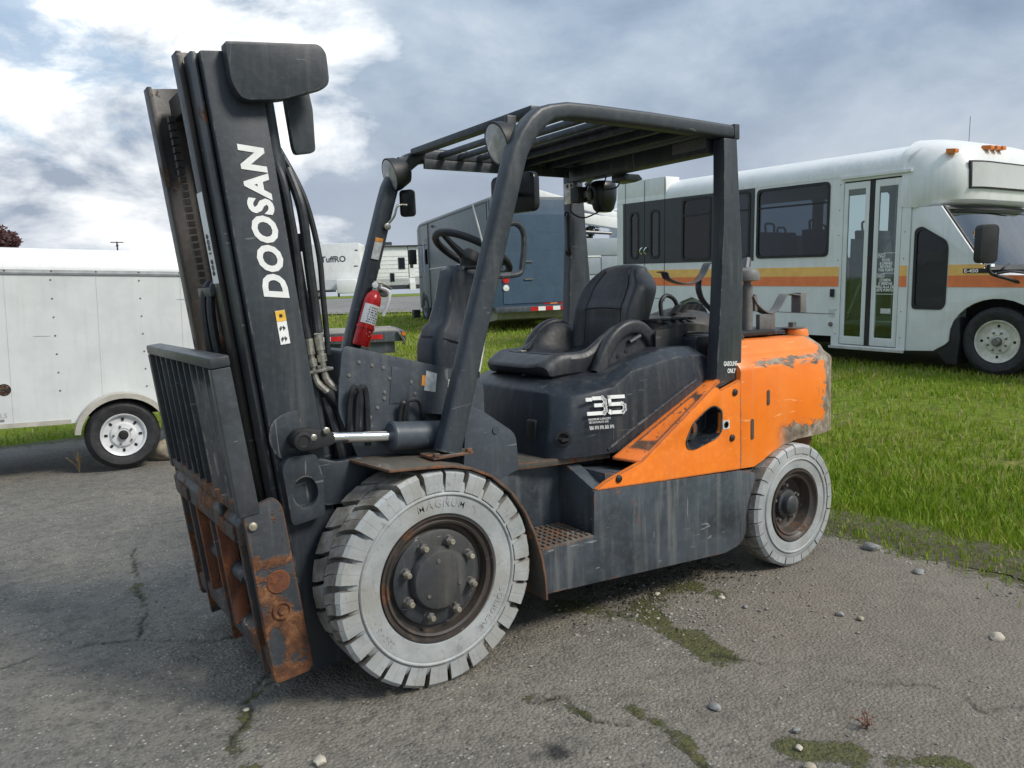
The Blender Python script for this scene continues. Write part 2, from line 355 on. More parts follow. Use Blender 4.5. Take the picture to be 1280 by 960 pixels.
def make_tyre(parent, c, sgn, ro, rim, w, nl, gap, depth, tfrac, skew, sipe=True, txt=None):
    """tyre with separate tread blocks; c = hub centre, sgn = outward direction along y"""
    h = w/2; mb = MB(); rb = ro - depth
    prof = [(-h+.02, rim), (-h+.006, rim+.010), (-h+.002, rim+(rb-rim)*.45), (-h+.004, rb-.036*(depth/.036)), (-h+.016*(depth/.036), rb-.012), (-h+.05, rb)]
    prof = prof + [(-a, r) for a, r in reversed(prof)]
    # raised ring on the sidewall where the blocks begin
    k = len(prof)-4
    ring = [(h-.001, rb-.058), (h+.0035, rb-.054), (h+.0035, rb-.050), (h-.001, rb-.046)]
    C = Vector(c)
    def P(a, r, th): return (C.x + r*math.cos(th), C.y + sgn*a, C.z + r*math.sin(th))
    seg = 96
    mb.ring([[P(a, r, 2*math.pi*q/seg) for q in range(seg)] for a, r in prof], cap=False)
    mb.ring([[P(a, r, 2*math.pi*q/seg) for q in range(seg)] for a, r in ring], cap=False)
    ncore = len(mb.f)
    pitch = 2*math.pi/nl
    for side in (1, -1):
        for i in range(nl):
            t0 = pitch*(i + (.5 if side < 0 else 0)); wd = pitch*(1-gap); j = random.uniform(-.04, .04)*pitch; lw = random.uniform(-.0025, .0015)
            parts = [(0, .496), (.504, 1)] if sipe else [(0, 1)]
            for a0, a1 in parts:
                A = t0 + wd*a0 + j; B = t0 + wd*a1 + j; sh = skew*pitch*side
                wob = lw + random.uniform(-.001, .001)
                sec = [(h*1.006, rb - tfrac*depth, 0), (h*1.0, ro-.014, 0), (h-.012, ro-.001+wob, .05), (h*.45, ro+wob, .45), (h*.04, ro+wob-.001, 1), (h*.04, rb-.004, 1), (h-.02, rb-.006, 0)]
                ring0 = [P(side*a, r, A + sh*s_) for a, r, s_ in sec]; ring1 = [P(side*a, r, B + sh*s_*.9) for a, r, s_ in sec]
                mb.ring([ring0, ring1])
    o = mb.build('tyre', m_tyre, parent, angle=30)
    o.data.materials.append(m_tread)
    idx = []
    for p in o.data.polygons:
        d = Vector((p.center.x - C.x, 0, p.center.z - C.z)); r = d.length; nr = p.normal.dot(d.normalized())
        a = (p.center.y - C.y)*sgn
        idx.append(1 if (r > rb - .004 and (a < h-.010)) else 0)
    o.data.polygons.foreach_set('material_index', idx)
    if txt:
        for s_, a_mid, rr, size in txt:
            tb = MB()
            ws = [text_width(ch, size, extrude=.00025, bold=.008) if ch != ' ' else size*.4 for ch in s_]
            tot = sum(ws) + size*.16*(len(s_)-1); ang = R(a_mid) + tot/2/rr
            for ch, wch in zip(s_, ws):
                if ch != ' ':
                    th = ang - wch/2/rr; er = Vector((math.cos(th), 0, math.sin(th))); et = Vector((math.sin(th), 0, -math.cos(th)))
                    vs, fs = text_geo(ch, size, extrude=.00025, bold=.008)
                    org = C + er*rr + Vector((0, sgn*(h-.0014), 0)) - et*(wch/2)
                    tb.add([org + et*x_ + er*y_ + Vector((0, sgn*z_, 0)) for x_, y_, z_ in vs], fs)
                ang -= (wch + size*.16)/rr
            tb.build('tyre_lettering', m_tyre, o)
    return o
def drive_wheel(y_out, sgn, txt=None):
    w = .222; c = (0, y_out - sgn*w/2, .377); root = empty('drive_wheel', parent=fk)
    make_tyre(root, c, sgn, .377, .216, w, 25, .20, .032, 1.30, .42, True, txt)
    ax = (0, sgn, 0); h = w/2; co = Vector((c[0], c[1], c[2]))
    rim = MB().lathe([(h-.030, .150), (h-.046, .170), (h-.044, .184), (h-.014, .190), (h-.010, .198), (h-.016, .203), (h-.016, .210), (h-.004, .214), (h-.004, .2185), (h-.02, .2185), (h-.10, .212), (h-.10, .150)], co, ax, 72).build('rim', m_rim, root)
    MB().lathe([(h-.06, .001), (h-.06, .155), (h-.030, .165), (h-.024, .150), (h-.026, .06), (h-.026, .001)], co, ax, 64).build('wheel_disc', m_hub, root)
    hub = MB().lathe([(h-.03, .001), (h-.03, .112), (h-.012, .110), (h+.004, .100), (h+.006, .094), (h+.009, .05), (h+.010, .001)], co, ax, 56).build('hub_cap', m_hub, root)
    hb = MB()
    for k in range(3):
        th = R(100 + 120*k); hb.lathe([(h+.006, .001), (h+.006, .008), (h+.011, .007), (h+.011, .001)], co + Vector((math.cos(th)*.07, 0, math.sin(th)*.07)), ax, 8)
    hb.build('cap_screw', m_bolt, hub)
    for k in range(8):
        th = R(22.5*1 + 45*k + 3); p = co + Vector((math.cos(th)*.132, 0, math.sin(th)*.132))
        nut = MB().lathe([(h-.03, .001), (h-.03, .019), (h-.022, .018), (h-.022, .016)], p, ax, 16).lathe([(h-.024, .0165), (h-.004, .0165), (h-.001, .014)], p, ax, 6).build('wheel_nut', m_bolt, root, angle=25)
        MB().lathe([(h-.004, .001), (h-.004, .010), (h+.014, .0095), (h+.016, .008), (h+.016, .001)], p, ax, 12).build('stud', m_brass, nut)
    return root
drive_wheel(-.642, -1, [('MAGNUM', 86, .252, .038), ('SOLIDEAL', -38, .252, .032), ('250-15', 215, .252, .030)])
drive_wheel(.642, 1)
def steer_wheel(y_out, sgn, zc_):
    w = .165; c = (1.955, y_out - sgn*w/2, zc_); root = empty('steer_wheel', parent=fk)
    make_tyre(root, c, sgn, .299, .172, w, 27, .075, .020, 1.3, .35, False)
    ax = (0, sgn, 0); h = w/2; co = Vector(c)
    MB().lathe([(h-.075, .001), (h-.078, .105), (h-.068, .125), (h-.020, .136), (h-.014, .146), (h-.020, .150), (h-.014, .160), (h-.002, .166), (h-.001, .173), (h-.02, .173), (h-.10, .16), (h-.10, .001)], co, ax, 64).build('rim', m_rim, root)
    MB().lathe([(h-.08, .001), (h-.08, .07), (h-.05, .068), (h-.045, .052), (h-.02, .045), (h-.012, .034), (h-.010, .001)], co, ax, 32).build('hub_cap', m_hub, root)
    for k in range(5):
        th = R(18 + 72*k); p = co + Vector((math.cos(th)*.09, 0, math.sin(th)*.09))
        MB().lathe([(h-.08, .001), (h-.08, .014), (h-.064, .014), (h-.062, .010), (h-.05, .008), (h-.05, .001)], p, ax, 6).build('wheel_nut', m_bolt, root)
steer_wheel(-.633, -1, .262); steer_wheel(.633, 1, .262)
MB().box(-.10, .10, -.52, .52, .27, .48).box(-.20, .10, -.38, .38, .40, .60).build('front_axle', m_frame, fk, .01)
MB().box(1.88, 2.03, -.52, .52, .20, .33).build('rear_axle', m_frame, fk, .01)

# ---------------------------------------------------------------- mast (tilted forward 6 degrees)
tl = R(6.0)
Mm = Matrix(((math.cos(tl), 0, -math.sin(tl), -.367), (0, 1, 0, 0), (math.sin(tl), 0, math.cos(tl), 0), (0, 0, 0, 1)))   # (u, y, v)
def prism_v(poly, v0, v1):     # section in (u, y), run along the mast
    return MB().prism(poly, 'z', v0, v1)
for s in (-1, 1):
    y = lambda t: s*t
    prism_v([(0, y(.38)), (.17, y(.38)), (.17, y(.30)), (.145, y(.30)), (.145, y(.358)), (.025, y(.358)), (.025, y(.30)), (0, y(.30))], .06, 2.10).build('outer_mast_rail', m_mast, fk, .006, M=Mm)
    prism_v([(-.022, y(.352)), (-.004, y(.352)), (-.004, y(.296)), (.13, y(.296)), (.13, y(.275)), (-.002, y(.275)), (-.004, y(.262)), (-.022, y(.262))], .09, 2.105).build('middle_mast_rail', m_rail, fk, .006, M=Mm)
    prism_v([(-.042, y(.272)), (-.026, y(.272)), (-.026, y(.252)), (.08, y(.252)), (.08, y(.268)), (.095, y(.268)), (.095, y(.205)), (.08, y(.205)), (.08, y(.238)), (-.026, y(.238)), (-.026, y(.205)), (-.042, y(.205))], .10, 2.125).build('inner_mast_rail', m_railrust, fk, .003, M=Mm)
    # chain-guard cover outside the rail head and the stay behind it
    cp = roundpoly([(.062, 2.115), (.062, 1.995), (.085, 1.945), (.21, 1.945), (.375, 1.985), (.38, 2.09), (.36, 2.115)], [.012, .02, .03, .02, .03, .03, .02])
    MB().prism(cp, 'y', y(.383), y(.43)).build('mast_cover', m_mast, fk, .006, M=Mm)
    MB().prism(roundpoly([(.262, 2.0), (.345, 2.02), (.352, 1.94), (.338, 1.80), (.268, 1.795), (.262, 1.82)], .015), 'y', y(.285), y(.315)).build('mast_stay', m_mast, fk, .004, M=Mm)
    MB().lathe([(0.12, .036), (1.80, .036), (1.80, .030), (2.00, .030), (2.06, .024)], (.20, y(.285), 0), (0, 0, 1), 24).build('lift_cylinder', m_mast, fk, M=Mm)
    MB().box(.165, .25, y(.31), y(.25), 1.48, 1.54).build('cylinder_clamp', m_mast, fk, .006, M=Mm)
for v0, v1, u0, u1 in ((.12, .28, .10, .165), (1.22, 1.32, .12, .165), (1.98, 2.095, .12, .168)):
    MB().box(u0, u1, -.2995, .2995, v0, v1).build('mast_cross_member', m_mast, fk, .006, M=Mm)
MB().box(.02, .09, -.2, .2, 2.0, 2.075).build('mast_cross_member', m_railrust, fk, .006, M=Mm)
for s in (-.12, .12):    # lift chains
    cb = MB()
    for k in range(60): cb.box(-.012, .010, s-.013, s+.013, .45+k*.026, .45+k*.026+.019)
    cb.build('lift_chain', m_railrust, fk, M=Mm)
# pivot bracket with dished boss, and the arm to the axle
for s in (-1, 1):
    br = MB(); pl = roundpoly([(.005, .60), (.005, .80), (.03, .83), (.125, .82), (.135, .735), (.125, .65), (.12, .605)], .018, 3)
    hole = [(.068 + .042*math.cos(2*math.pi*k/28), .70 + .052*math.sin(2*math.pi*k/28)) for k in range(28)]
    br.prism(pl, 'y', s*.381, s*.425, holes=[hole])
    pb = br.build('pivot_bracket', m_mast, fk, .004, M=Mm)
    MB().lathe([(.384, .054), (.392, .052), (.394, .03), (.394, .001)], (.068, 0, .70), (0, s, 0), 28).build('pivot_boss', m_mast, pb, M=Mm)
    MB().prism(roundpoly([(.126, .63), (.13, .80), (.20, .765), (.30, .76), (.30, .60)], .02, 3), 'y', s*.40, s*.35).build('pivot_arm', m_mast, fk, .004, M=Mm)
    wb = MB().prism(roundpoly([(.105, .972), (.035, .966), (.0, .938), (-.012, .888), (.002, .838), (.03, .812), (.105, .818)], .02, 3), 'y', s*.381, s*.391).build('tilt_lug_plate', m_mast, fk, .003, M=Mm)
# tilt cylinders
for s in (-1, 1):
    y = s*.425; tc_ = MB().lathe([(0, .001), (0, .046), (.006, .0525), (.02, .0525), (.03, .051), (.235, .051), (.24, .03), (.28, .03), (.28, .001)], (-.060, y, .849), (1, 0, -.10), 32).build('tilt_cylinder', m_cowl, fk)
    MB().tube([(-.272, y, .874), (-.05, y, .848)], .0195, 20).build('piston_rod', m_chrome, tc_)
    MB().prism(roundpoly([(-.415, .885), (-.40, .848), (-.36, .845), (-.268, .853), (-.268, .895), (-.35, .917), (-.40, .915)], .018, 4), 'y', y-.022, y+.022).build('clevis', m_black, tc_, .004)
    MB().lathe([(0, .001), (0, .033), (.012, .031), (.014, .02), (.010, .017), (.010, .001)], (-.379, y+s*.022, .881), (0, s, 0), 24).build('clevis_pin', m_black, tc_)
    for px, pz in ((-.345, .888), (-.300, .905)):
        MB().lathe([(0, .001), (0, .012), (.012, .012), (.014, .008), (.014, .001)], (px, y+s*.022, pz), (0, s, 0), 6).build('clamp_bolt', m_fitting, tc_)
# hoses down the left of the mast
hs = [([(.195, -.30, 1.78), (.20, -.335, 1.70), (.205, -.335, 1.5), (.195, -.325, 1.30), (.195, -.33, 1.19)], .0145),
      ([(.235, -.30, 1.75), (.245, -.34, 1.62), (.242, -.335, 1.45), (.238, -.33, 1.28), (.232, -.34, 1.205)], .0165),
      ([(.225, -.28, 1.82), (.275, -.30, 1.66), (.295, -.30, 1.48), (.285, -.30, 1.32), (.27, -.30, 1.12)], .010)]
for p, r in hs: MB().tube([Mm @ Vector(q) for q in spline(p, 6)], r, 10).build('hydraulic_hose', m_hose, fk)
for u, v in ((.195, 1.19), (.232, 1.20)):
    f = MB().lathe([(0, .016), (-.055, .016), (-.055, .012), (-.07, .012), (-.07, .017), (-.095, .017), (-.095, .011), (-.125, .011)], (u, -.333, v), (0, 0, 1), 12).build('hose_fitting', m_fitting, fk, M=Mm, angle=25)
MB().box(.16, .26, -.352, -.31, 1.072, 1.082).lathe([(0, .009), (.012, .009)], (.215, -.335, 1.082), (0, 0, 1), 6).build('hose_bracket', m_bolt, fk, .002, M=Mm)
for u, dy in ((.195, 0), (.232, .012)):
    a = Mm @ Vector((u, -.333, 1.07)); pts = [a, a+Vector((.012, 0, -.035)), a+Vector((.05, -.005, -.075))]
    MB().tube(spline(pts, 4), [.012]*4+[.0135]*5, 10).build('hose_fitting', m_fitting, fk)
    b = pts[-1]; MB().tube(spline([b-Vector((.01, 0, -.01)), b+Vector((.055, 0, -.075)), b+Vector((.088, .01, -.16)), b+Vector((.095, .04, -.27)), b+Vector((.08, .08, -.36))], 7), .019, 12).build('hydraulic_hose', m_hose, fk)
MB().tube(spline([Mm @ Vector((.225, -.31, .98)), Mm @ Vector((.235, -.33, .88)), Mm @ Vector((.245, -.34, .72)), Mm @ Vector((.26, -.33, .62))], 5), .019, 10).build('hydraulic_hose', m_hose, fk)
MB().tube(spline([Mm @ Vector((.30, -.31, .98)), Mm @ Vector((.315, -.33, .88)), Mm @ Vector((.31, -.34, .68))], 5), .015, 10).build('hydraulic_hose', m_hose, fk)
# hoses hanging between the rails
for k, (yy, u0) in enumerate(((-.16, -.04), (-.13, -.03), (-.09, -.045), (-.05, -.03))):
    p = [(u0+.03, yy, .62), (u0+.0, yy-.01, .85), (u0-.02, yy, 1.12), (u0-.015, yy+.01, 1.33), (u0+.02, yy+.02, 1.41), (u0+.07, yy+.03, 1.36), (u0+.08, yy+.03, 1.1)]
    MB().tube([Mm @ Vector(q) for q in spline(p, 6)], .013, 8).build('hydraulic_hose', m_hose, fk)
MB().box(-.055, -.02, -.19, -.02, 1.37, 1.40).build('hose_bracket', m_rail, fk, .003, M=Mm)
# lettering on the mast: reads upwards
tb = MB(); up_m = Mm.to_3x3() @ Vector((0, 0, 1)); rear_m = Mm.to_3x3() @ Vector((1, 0, 0))
wd0 = text_width('DOOSAN', .1, extrude=.0008, bold=.042, shear=.20, spacing=1.10)
sc_ = .49/wd0*.1
put_text(tb, 'DOOSAN', Mm @ Vector((.136, -.3812, 1.335)), up_m, -rear_m, sc_, extrude=.0008, bold=.042, shear=.20, spacing=1.10)
tb.build('mast_lettering', m_white, fk, label='white block letters DOOSAN running up the mast')
dc = MB().box(.085, .117, -.3826, -.381, 1.19, 1.30).build('warning_decal', m_white, fk, M=Mm)
MB().box(.0851, .1169, -.3836, -.3828, 1.265, 1.2995).build('warning_panel', m_yellow, dc, M=Mm)
pk = MB().box(.096, .106, -.3846, -.3838, 1.278, 1.288)
for z0 in (1.20, 1.235):
    for k in range(5): pk.box(.09+.004*k, .093+.004*k, -.3836, -.3828, z0+.004*(k % 3), z0+.011+.004*(k % 2))
pk.build('decal_print', m_ink, dc, M=Mm)
dc = MB().box(-.044, -.0425, -.2715, -.2055, 1.41, 1.70).build('number_decal', m_white, fk, M=Mm, label='white number strip on the front edge of the mast')
nb = MB(); put_text(nb, '906 1009', Mm @ Vector((-.0455, -.253, 1.435)), up_m, Vector((0, 1, 0)), .036, extrude=.0006, bold=.02)
nb.build('decal_print', m_ink, dc)

# ---------------------------------------------------------------- carriage and load backrest
U0, U1 = -.172, -.112
bk = MB().box(U0, U1, -.505, .505, 1.165, 1.20)
br_ = bk.build('backrest_top_bar', m_rail, fk, .008, M=Mm)
for s in (-1, 1):
    MB().prism([(U0, .70), (U1+.004, .70), (U1-.002, 1.164), (U0, 1.164)], 'y', s*.505, s*.465).build('backrest_post', m_rail, fk, .005, M=Mm)
MB().box(U0+.004, U1-.004, -.464, .464, .70, .735).build('backrest_bottom_bar', m_rust2, fk, .005, M=Mm)
for k in range(9):
    yy = -.38 + k*.095; MB().box(U0+.006, U1-.012, yy-.006, yy+.006, .7355, 1.1645).build('backrest_slat', m_mast, fk, .002, M=Mm)
for s in (-1, 1):
    sp = MB().prism(roundpoly([(-.16, .135), (-.16, .715), (-.055, .735), (-.035, .70), (-.030, .155), (-.045, .135)], [.02, .008, .02, .02, .012, .02]), 'y', s*.50, s*.472).build('carriage_side_plate', m_rust, fk, .004, M=Mm, label='rust-eaten side plate of the carriage' if s < 0 else None)
    MB().lathe([(0, .001), (0, .013), (.008, .013), (.010, .009), (.010, .001)], (-.138, s*.50, .665), (0, s, 0), 12).build('plate_bolt', m_brass, sp, M=Mm)
    MB().lathe([(0, .030), (.006, .030), (.008, .024), (.003, .022), (.003, .001)], (-.098, s*.50, .37), (0, s, 0), 24).lathe([(.003, .013), (.010, .013), (.010, .001)], (-.098, s*.50, .37), (0, s, 0), 6).build('plate_bolt', m_rust, sp, M=Mm)
    MB().lathe([(0, .038), (.004, .036), (.004, .001)], (-.092, s*.50, .465), (0, s, 0), 20).build('plate_pad', m_orust, sp, M=Mm)
cb = MB()
MB().prism([(-.175, .60), (-.175, .665), (-.15, .692), (-.09, .692), (-.09, .60)], 'y', -.470, .470).build('upper_carriage_bar', m_rust2, fk, .006, M=Mm)
MB().prism([(-.155, .17), (-.155, .235), (-.10, .25), (-.10, .15)], 'y', -.470, .470).build('lower_carriage_bar', m_rust2, fk, .006, M=Mm)
for yy, mm, u0, v0, v1 in ((-.40, m_rust2, -.165, .14, .60), (-.13, m_orust, -.17, .22, .60), (-.02, m_rust2, -.165, .12, .58), (.16, m_orust, -.17, .26, .60), (.34, m_rust2, -.16, .10, .60)):
    MB().box(u0, u0+.055, yy-.012, yy+.012, v0, v1).build('carriage_rib', mm, fk, .003, M=Mm)
MB().lathe([(0, .028), (.5, .028)], (-.125, -.25, .42), (0, 1, 0), 20).build('side_shift_cylinder', m_mast, fk, M=Mm)
MB().lathe([(0, .016), (.16, .016)], (-.125, -.41, .42), (0, 1, 0), 16).build('piston_rod', m_chrome, fk, M=Mm)
MB().box(-.095, -.045, -.20, .20, .18, .66).build('carriage_back_plate', m_railrust, fk, .006, M=Mm)
MB().box(-.1755, -.15, -.30, -.262, .618, .7).build('bar_notch_block', m_dark, fk, .003, M=Mm)
for yy in (-.34, .30): MB().box(-.185, -.1755, yy-.09, yy+.09, .61, .66).build('wear_plate', m_rust2, fk, .003, M=Mm)

# ---------------------------------------------------------------- fenders, side frame, step
fen = [(-.172, .784), (-.05, .775), (.06, .764), (.14, .742), (.22, .702), (.30, .630), (.358, .545), (.40, .45), (.428, .35), (.440, .27), (.443, .19)]
for s in (-1, 1):
    n = len(fen); mb = MB(); th = .009
    def off(i):
        a = Vector(fen[max(i-1, 0)]); b = Vector(fen[min(i+1, n-1)]); t = (b-a).normalized(); return Vector(fen[i]) - Vector((-t.y, t.x))*th
    top = [Vector(p) for p in fen]; bot = [off(i) for i in range(n)]
    rings = []
    for i in range(n):
        yi = .395 if i > 1 else (.37)
        rings.append([(top[i].x, s*.648, top[i].y), (top[i].x + (0 if i else -.035), s*yi, top[i].y), (bot[i].x + (0 if i else -.035), s*yi, bot[i].y), (bot[i].x, s*.648, bot[i].y)])
    rings[0] = [(v[0]-.0, v[1], v[2]) for v in rings[0]]
    mb.ring(rings); mb.build('front_fender', m_fender, fk, .002, angle=25)
    MB().box(.03, .19, s*.575, s*.47, .772, .782).build('pillar_foot', m_fender, fk, .003)
    for px in (.045, .175):
        MB().lathe([(0, .013), (.010, .013), (.012, .008), (.012, .001)], (px, s*.567, .782), (0, 0, 1), 6).build('foot_bolt', m_fender, fk)
    # gusset beside the pillar
    MB().prism(roundpoly([(.20, .70), (.22, .935), (.29, .905), (.435, .80), (.445, .66), (.34, .63)], [.01, .01, .01, .03, .01, .01], 3), 'y', s*.485, s*.465).build('pillar_gusset', m_cowl, fk, .003)
    MB().lathe([(0, .016), (.004, .015), (.004, .001)], (.345, s*.485, .825), (0, s, 0), 18).build('gusset_plug', m_cowl, fk)
    # side frame with the step cut into it
    side = roundpoly([(.458, .185), (.458, .36), (.722, .36), (.727, .545), (1.60, .485), (1.712, .455), (1.712, .325), (1.665, .215), (1.60, .135), (1.49, .118), (.51, .183)], [.004, .004, .004, .01, .02, .02, .03, .05, .03, .02, .004], 3)
    MB().prism(side, 'y', s*.59, s*.575).build('side_panel', m_frame, fk, .003, label='scuffed charcoal side panel streaked with dried dirt' if s < 0 else None)
    MB().prism([(.46, .20), (.46, .355), (.80, .355), (.80, .60), (1.70, .47), (1.70, .33), (1.58, .145), (1.49, .13)], 'y', s*.574, s*.30).build('side_frame', m_frame, fk, .004)
    MB().box(.458, .800, s*.352, s*.335, .356, .640).build('step_wall', m_frame, fk, .003)
    MB().prism([(s*.352, .356), (s*.572, .362), (s*.572, .548), (s*.352, .64)], 'x', .735, .799).build('step_wall', m_frame, fk, .004)
    tr = MB().box(.465, .722, s*.588, s*.353, .3565, .366)
    st = tr.build('step_tread', m_step, fk, .002)
    for k in range(9):
        x = .48 + k*.027; kb = MB()
        for q in range(7): kb.box(x, x+.015, s*(.582-q*.032), s*(.582-q*.032-.02), .366, .372)
        kb.build('tread_rib', m_step, st)
# floor, with its worn lip
MB().prism([(.30, -.36), (.52, -.375), (.60, -.40), (.93, -.46), (.93, .46), (.60, .40), (.52, .375), (.30, .36)], 'z', .625, .652).build('floor_plate', m_fender, fk, .004)
MB().prism([(.46, .36), (.46, .62), (1.0, .62), (1.0, .36)], 'y', -.334, .334).build('under_floor_box', m_frame, fk, .004)
MB().box(.30, 1.75, -.299, .299, .16, .42).build('chassis', m_frame, fk, .01)
MB().box(.05, .47, -.37, .37, .46, .66).build('front_bulkhead', m_frame, fk, .01)

# ---------------------------------------------------------------- cowl (dashboard body)
cw = [(-.195, 1.155), (-.175, 1.172), (.33, 1.030), (.37, .98), (.37, .66), (-.10, .66), (-.16, .78), (-.222, .95), (-.215, 1.02)]
hole = roundpoly([(.105, .905), (.19, .89), (.195, .80), (.105, .80)], .01, 2)
MB().prism(roundpoly(cw, [.01, .01, .02, .01, .01, .01, .02, .02, .02], 3), 'y', -.372, -.360, holes=[list(reversed(hole))]).build('cowl_side', m_cowl, fk, .004)
MB().prism(roundpoly(cw, .01, 2), 'y', .360, .372).build('cowl_side', m_cowl, fk, .004)
MB().prism([(-.190, 1.148), (-.176, 1.162), (.325, 1.022), (.35, .97), (.35, .93), (-.20, 1.03)], 'y', -.359, .359).build('cowl_top', m_cowl, fk, .012)
MB().box(-.03, .34, -.33, .33, .662, .93).build('cowl_core', m_frame, fk, .01)
MB().prism([(-.09, 1.138), (.26, 1.040), (.26, 1.044), (-.09, 1.143)], 'y', -.33, -.10).build('cowl_hatch', m_cowl, fk)
for px, pz in ((-.135, 1.112), (-.087, 1.097), (-.045, 1.085), (-.023, 1.045), (-.045, .998), (-.048, .976), (-.076, .946), (-.105, .915), (-.175, 1.07), (-.117, .965), (.062, 1.024), (.232, .93), (.262, .90), (.075, .98)):
    MB().lathe([(0, .0075), (.003, .006), (.004, .001)], (px, -.372, pz), (0, -1, 0), 8).build('rivet', m_galv, fk)
MB().prism([(-.012, 1.088), (.061, 1.067), (.047, .950), (-.030, .955)], 'y', -.372, -.3745).build('access_cover', m_cowl, fk, .001)
dc = MB().prism([(.126, 1.061), (.169, 1.046), (.158, .978), (.112, .989)], 'y', -.3725, -.374).build('warning_decal', m_decal, fk)
MB().prism([(.108, 1.046), (.122, 1.043), (.116, 1.005), (.102, 1.009)], 'y', -.3725, -.374).build('warning_panel', m_odecal, dc)
dc = MB().prism([(.215, 1.02), (.256, 1.008), (.242, .951), (.208, .961)], 'y', -.3725, -.374).build('icon_decal', m_decal, fk)
ib = MB()
for k in range(5):
    for q in range(3): ib.prism([(.214+.013*q-.001*k, 1.012-.010*k-.003*q), (.222+.013*q-.001*k, 1.010-.010*k-.003*q), (.222+.013*q-.001*k, 1.004-.010*k-.003*q)], 'y', -.374, -.3748)
ib.build('decal_print', m_ink, dc)
# hose loops poking out of the cowl
for p, r in (([(-.188, -.365, .86), (-.186, -.395, .99), (-.168, -.405, 1.035), (-.150, -.40, 1.0), (-.150, -.37, .86)], .011), ([(-.160, -.365, .84), (-.158, -.395, .98), (-.143, -.405, 1.03), (-.125, -.395, .99), (-.120, -.375, .82)], .011),
             ([(.015, -.365, .83), (.022, -.40, .945), (.045, -.405, .965), (.078, -.40, .95), (.105, -.37, .86)], .008), ([(-.002, -.365, .83), (.005, -.395, .94), (.016, -.40, .955), (.03, -.39, .93), (.034, -.365, .83)], .009)):
    MB().tube(spline(p, 6), r, 8).build('hydraulic_hose', m_hose, fk)
# steering column, wheel and lever
colm = []
for (x, z), hw, hd in (((.375, 1.00), .115, .125), ((.375, 1.10), .112, .118), ((.385, 1.17), .105, .10), ((.40, 1.20), .095, .085), ((.43, 1.30), .085, .080), ((.455, 1.37), .085, .090), ((.475, 1.41), .085, .10), ((.49, 1.435), .07, .08)):
    colm.append([(x + .055 + hd*a*.92, hw*b*.85, z + a*hd*-.25) for a, b in rrect(2, 2, .38, 3)])
sc = MB().ring(colm).build('steering_column', m_hood, fk, angle=50)
MB().ring([[(v[0], v[1]*1.03, v[2]) for v in [(.438 + .107*a, .097*b, 1.135 - .03*a) for a, b in rrect(2, 2, .6, 3)]], [(.438 + .108*a, .098*b, 1.129 - .03*a) for a, b in rrect(2, 2, .6, 3)]]).build('column_seam', m_black, sc)
ax = Vector((-.50, 0, -.866)).normalized(); cw_ = Vector((.575, 0, 1.505)); uu = Vector((0, 1, 0)); vv = ax.cross(uu).normalized()
sw = MB().tube([cw_ + (uu*math.cos(2*math.pi*k/48) + vv*math.sin(2*math.pi*k/48))*.172 for k in range(48)], .016, 12, closed=True).build('steering_wheel', m_black, fk)
for a in (35, 145, 270):
    d = uu*math.cos(R(a)) + vv*math.sin(R(a)); MB().tube([cw_ + ax*.03 + d*.03, cw_ + ax*.015 + d*.11, cw_ + d*.168], [.018, .013, .011], 10).build('wheel_spoke', m_black, sw)
MB().lathe([(-.005, .001), (-.005, .035), (.01, .045), (.04, .045), (.06, .03), (.12, .028), (.12, .001)], cw_, ax, 24).build('wheel_hub', m_black, sw)
MB().tube(spline([(.50, -.06, 1.44), (.53, -.16, 1.44), (.56, -.22, 1.43)], 4), [.008]*6+[.012]*3, 8).build('direction_lever', m_black, fk)
MB().tube(spline([(.44, -.235, 1.02), (.475, -.25, 1.2), (.50, -.27, 1.34), (.46, -.27, 1.52), (.42, -.265, 1.68)], 6), .0035, 6).build('pale_cable', m_white, fk, label='thin white cable hanging beside the pillar')

# ---------------------------------------------------------------- overhead guard
def pillar_sec(w, h): return rrect(w, h, .016, 3)
gp = [(.112, .782), (.205, 1.075), (.31, 1.40), (.425, 1.755)] + [(.425 + .155*(1-math.cos(R(a)))*1.0 + .055*math.sin(R(a)), 1.755 + .235*math.sin(R(a))) for a in (20, 35, 50, 65, 78)] + [(.68, 2.000), (.80, 2.003), (1.10, 2.003), (1.40, 1.998), (1.63, 1.993)]
for s in (-1, 1):
    mb = MB(); mb.sweep([(x, s*.522, z) for x, z in gp], pillar_sec(.082, .086) , up=(0, 1, 0)) if False else None
    rings = []; n = len(gp)
    for i, (x, z) in enumerate(gp):
        a = Vector(gp[max(i-1, 0)]); b = Vector(gp[min(i+1, n-1)]); t = (b-a).normalized(); nn = Vector((-t.y, t.x))
        k = 1.0 if i < 8 else .82
        kk = 1.18 if i == 0 else (1.08 if i == 1 else 1)
        rings.append([(x + nn.x*q*k*kk, s*(.523 + p_), z + nn.y*q*k*kk) for p_, q in rrect(.074, .074, .018, 3)])
    mb.ring(rings); mb.build('front_pillar', m_guard, fk, angle=40)
    MB().prism(roundpoly([(1.532, 1.962), (1.614, 1.962), (1.638, 1.60), (1.655, 1.38), (1.640, .915), (1.47, .868), (1.50, 1.2), (1.528, 1.60)], .006, 2), 'y', s*.563, s*.500).build('rear_pillar', m_guard, fk, .006)
    MB().box(1.60, 1.632, s*.564, s*.482, 1.962, 2.027).build('rail_end_plate', m_guard, fk, .004)
MB().box(.555, .60, -.487, .487, 1.990, 2.020).build('roof_front_beam', m_guard, fk, .008)
MB().prism([(.601, 1.998), (.64, 2.003), (.64, 2.012), (.601, 2.010)], 'y', -.484, .484).build('roof_front_flange', m_guard, fk, .002)
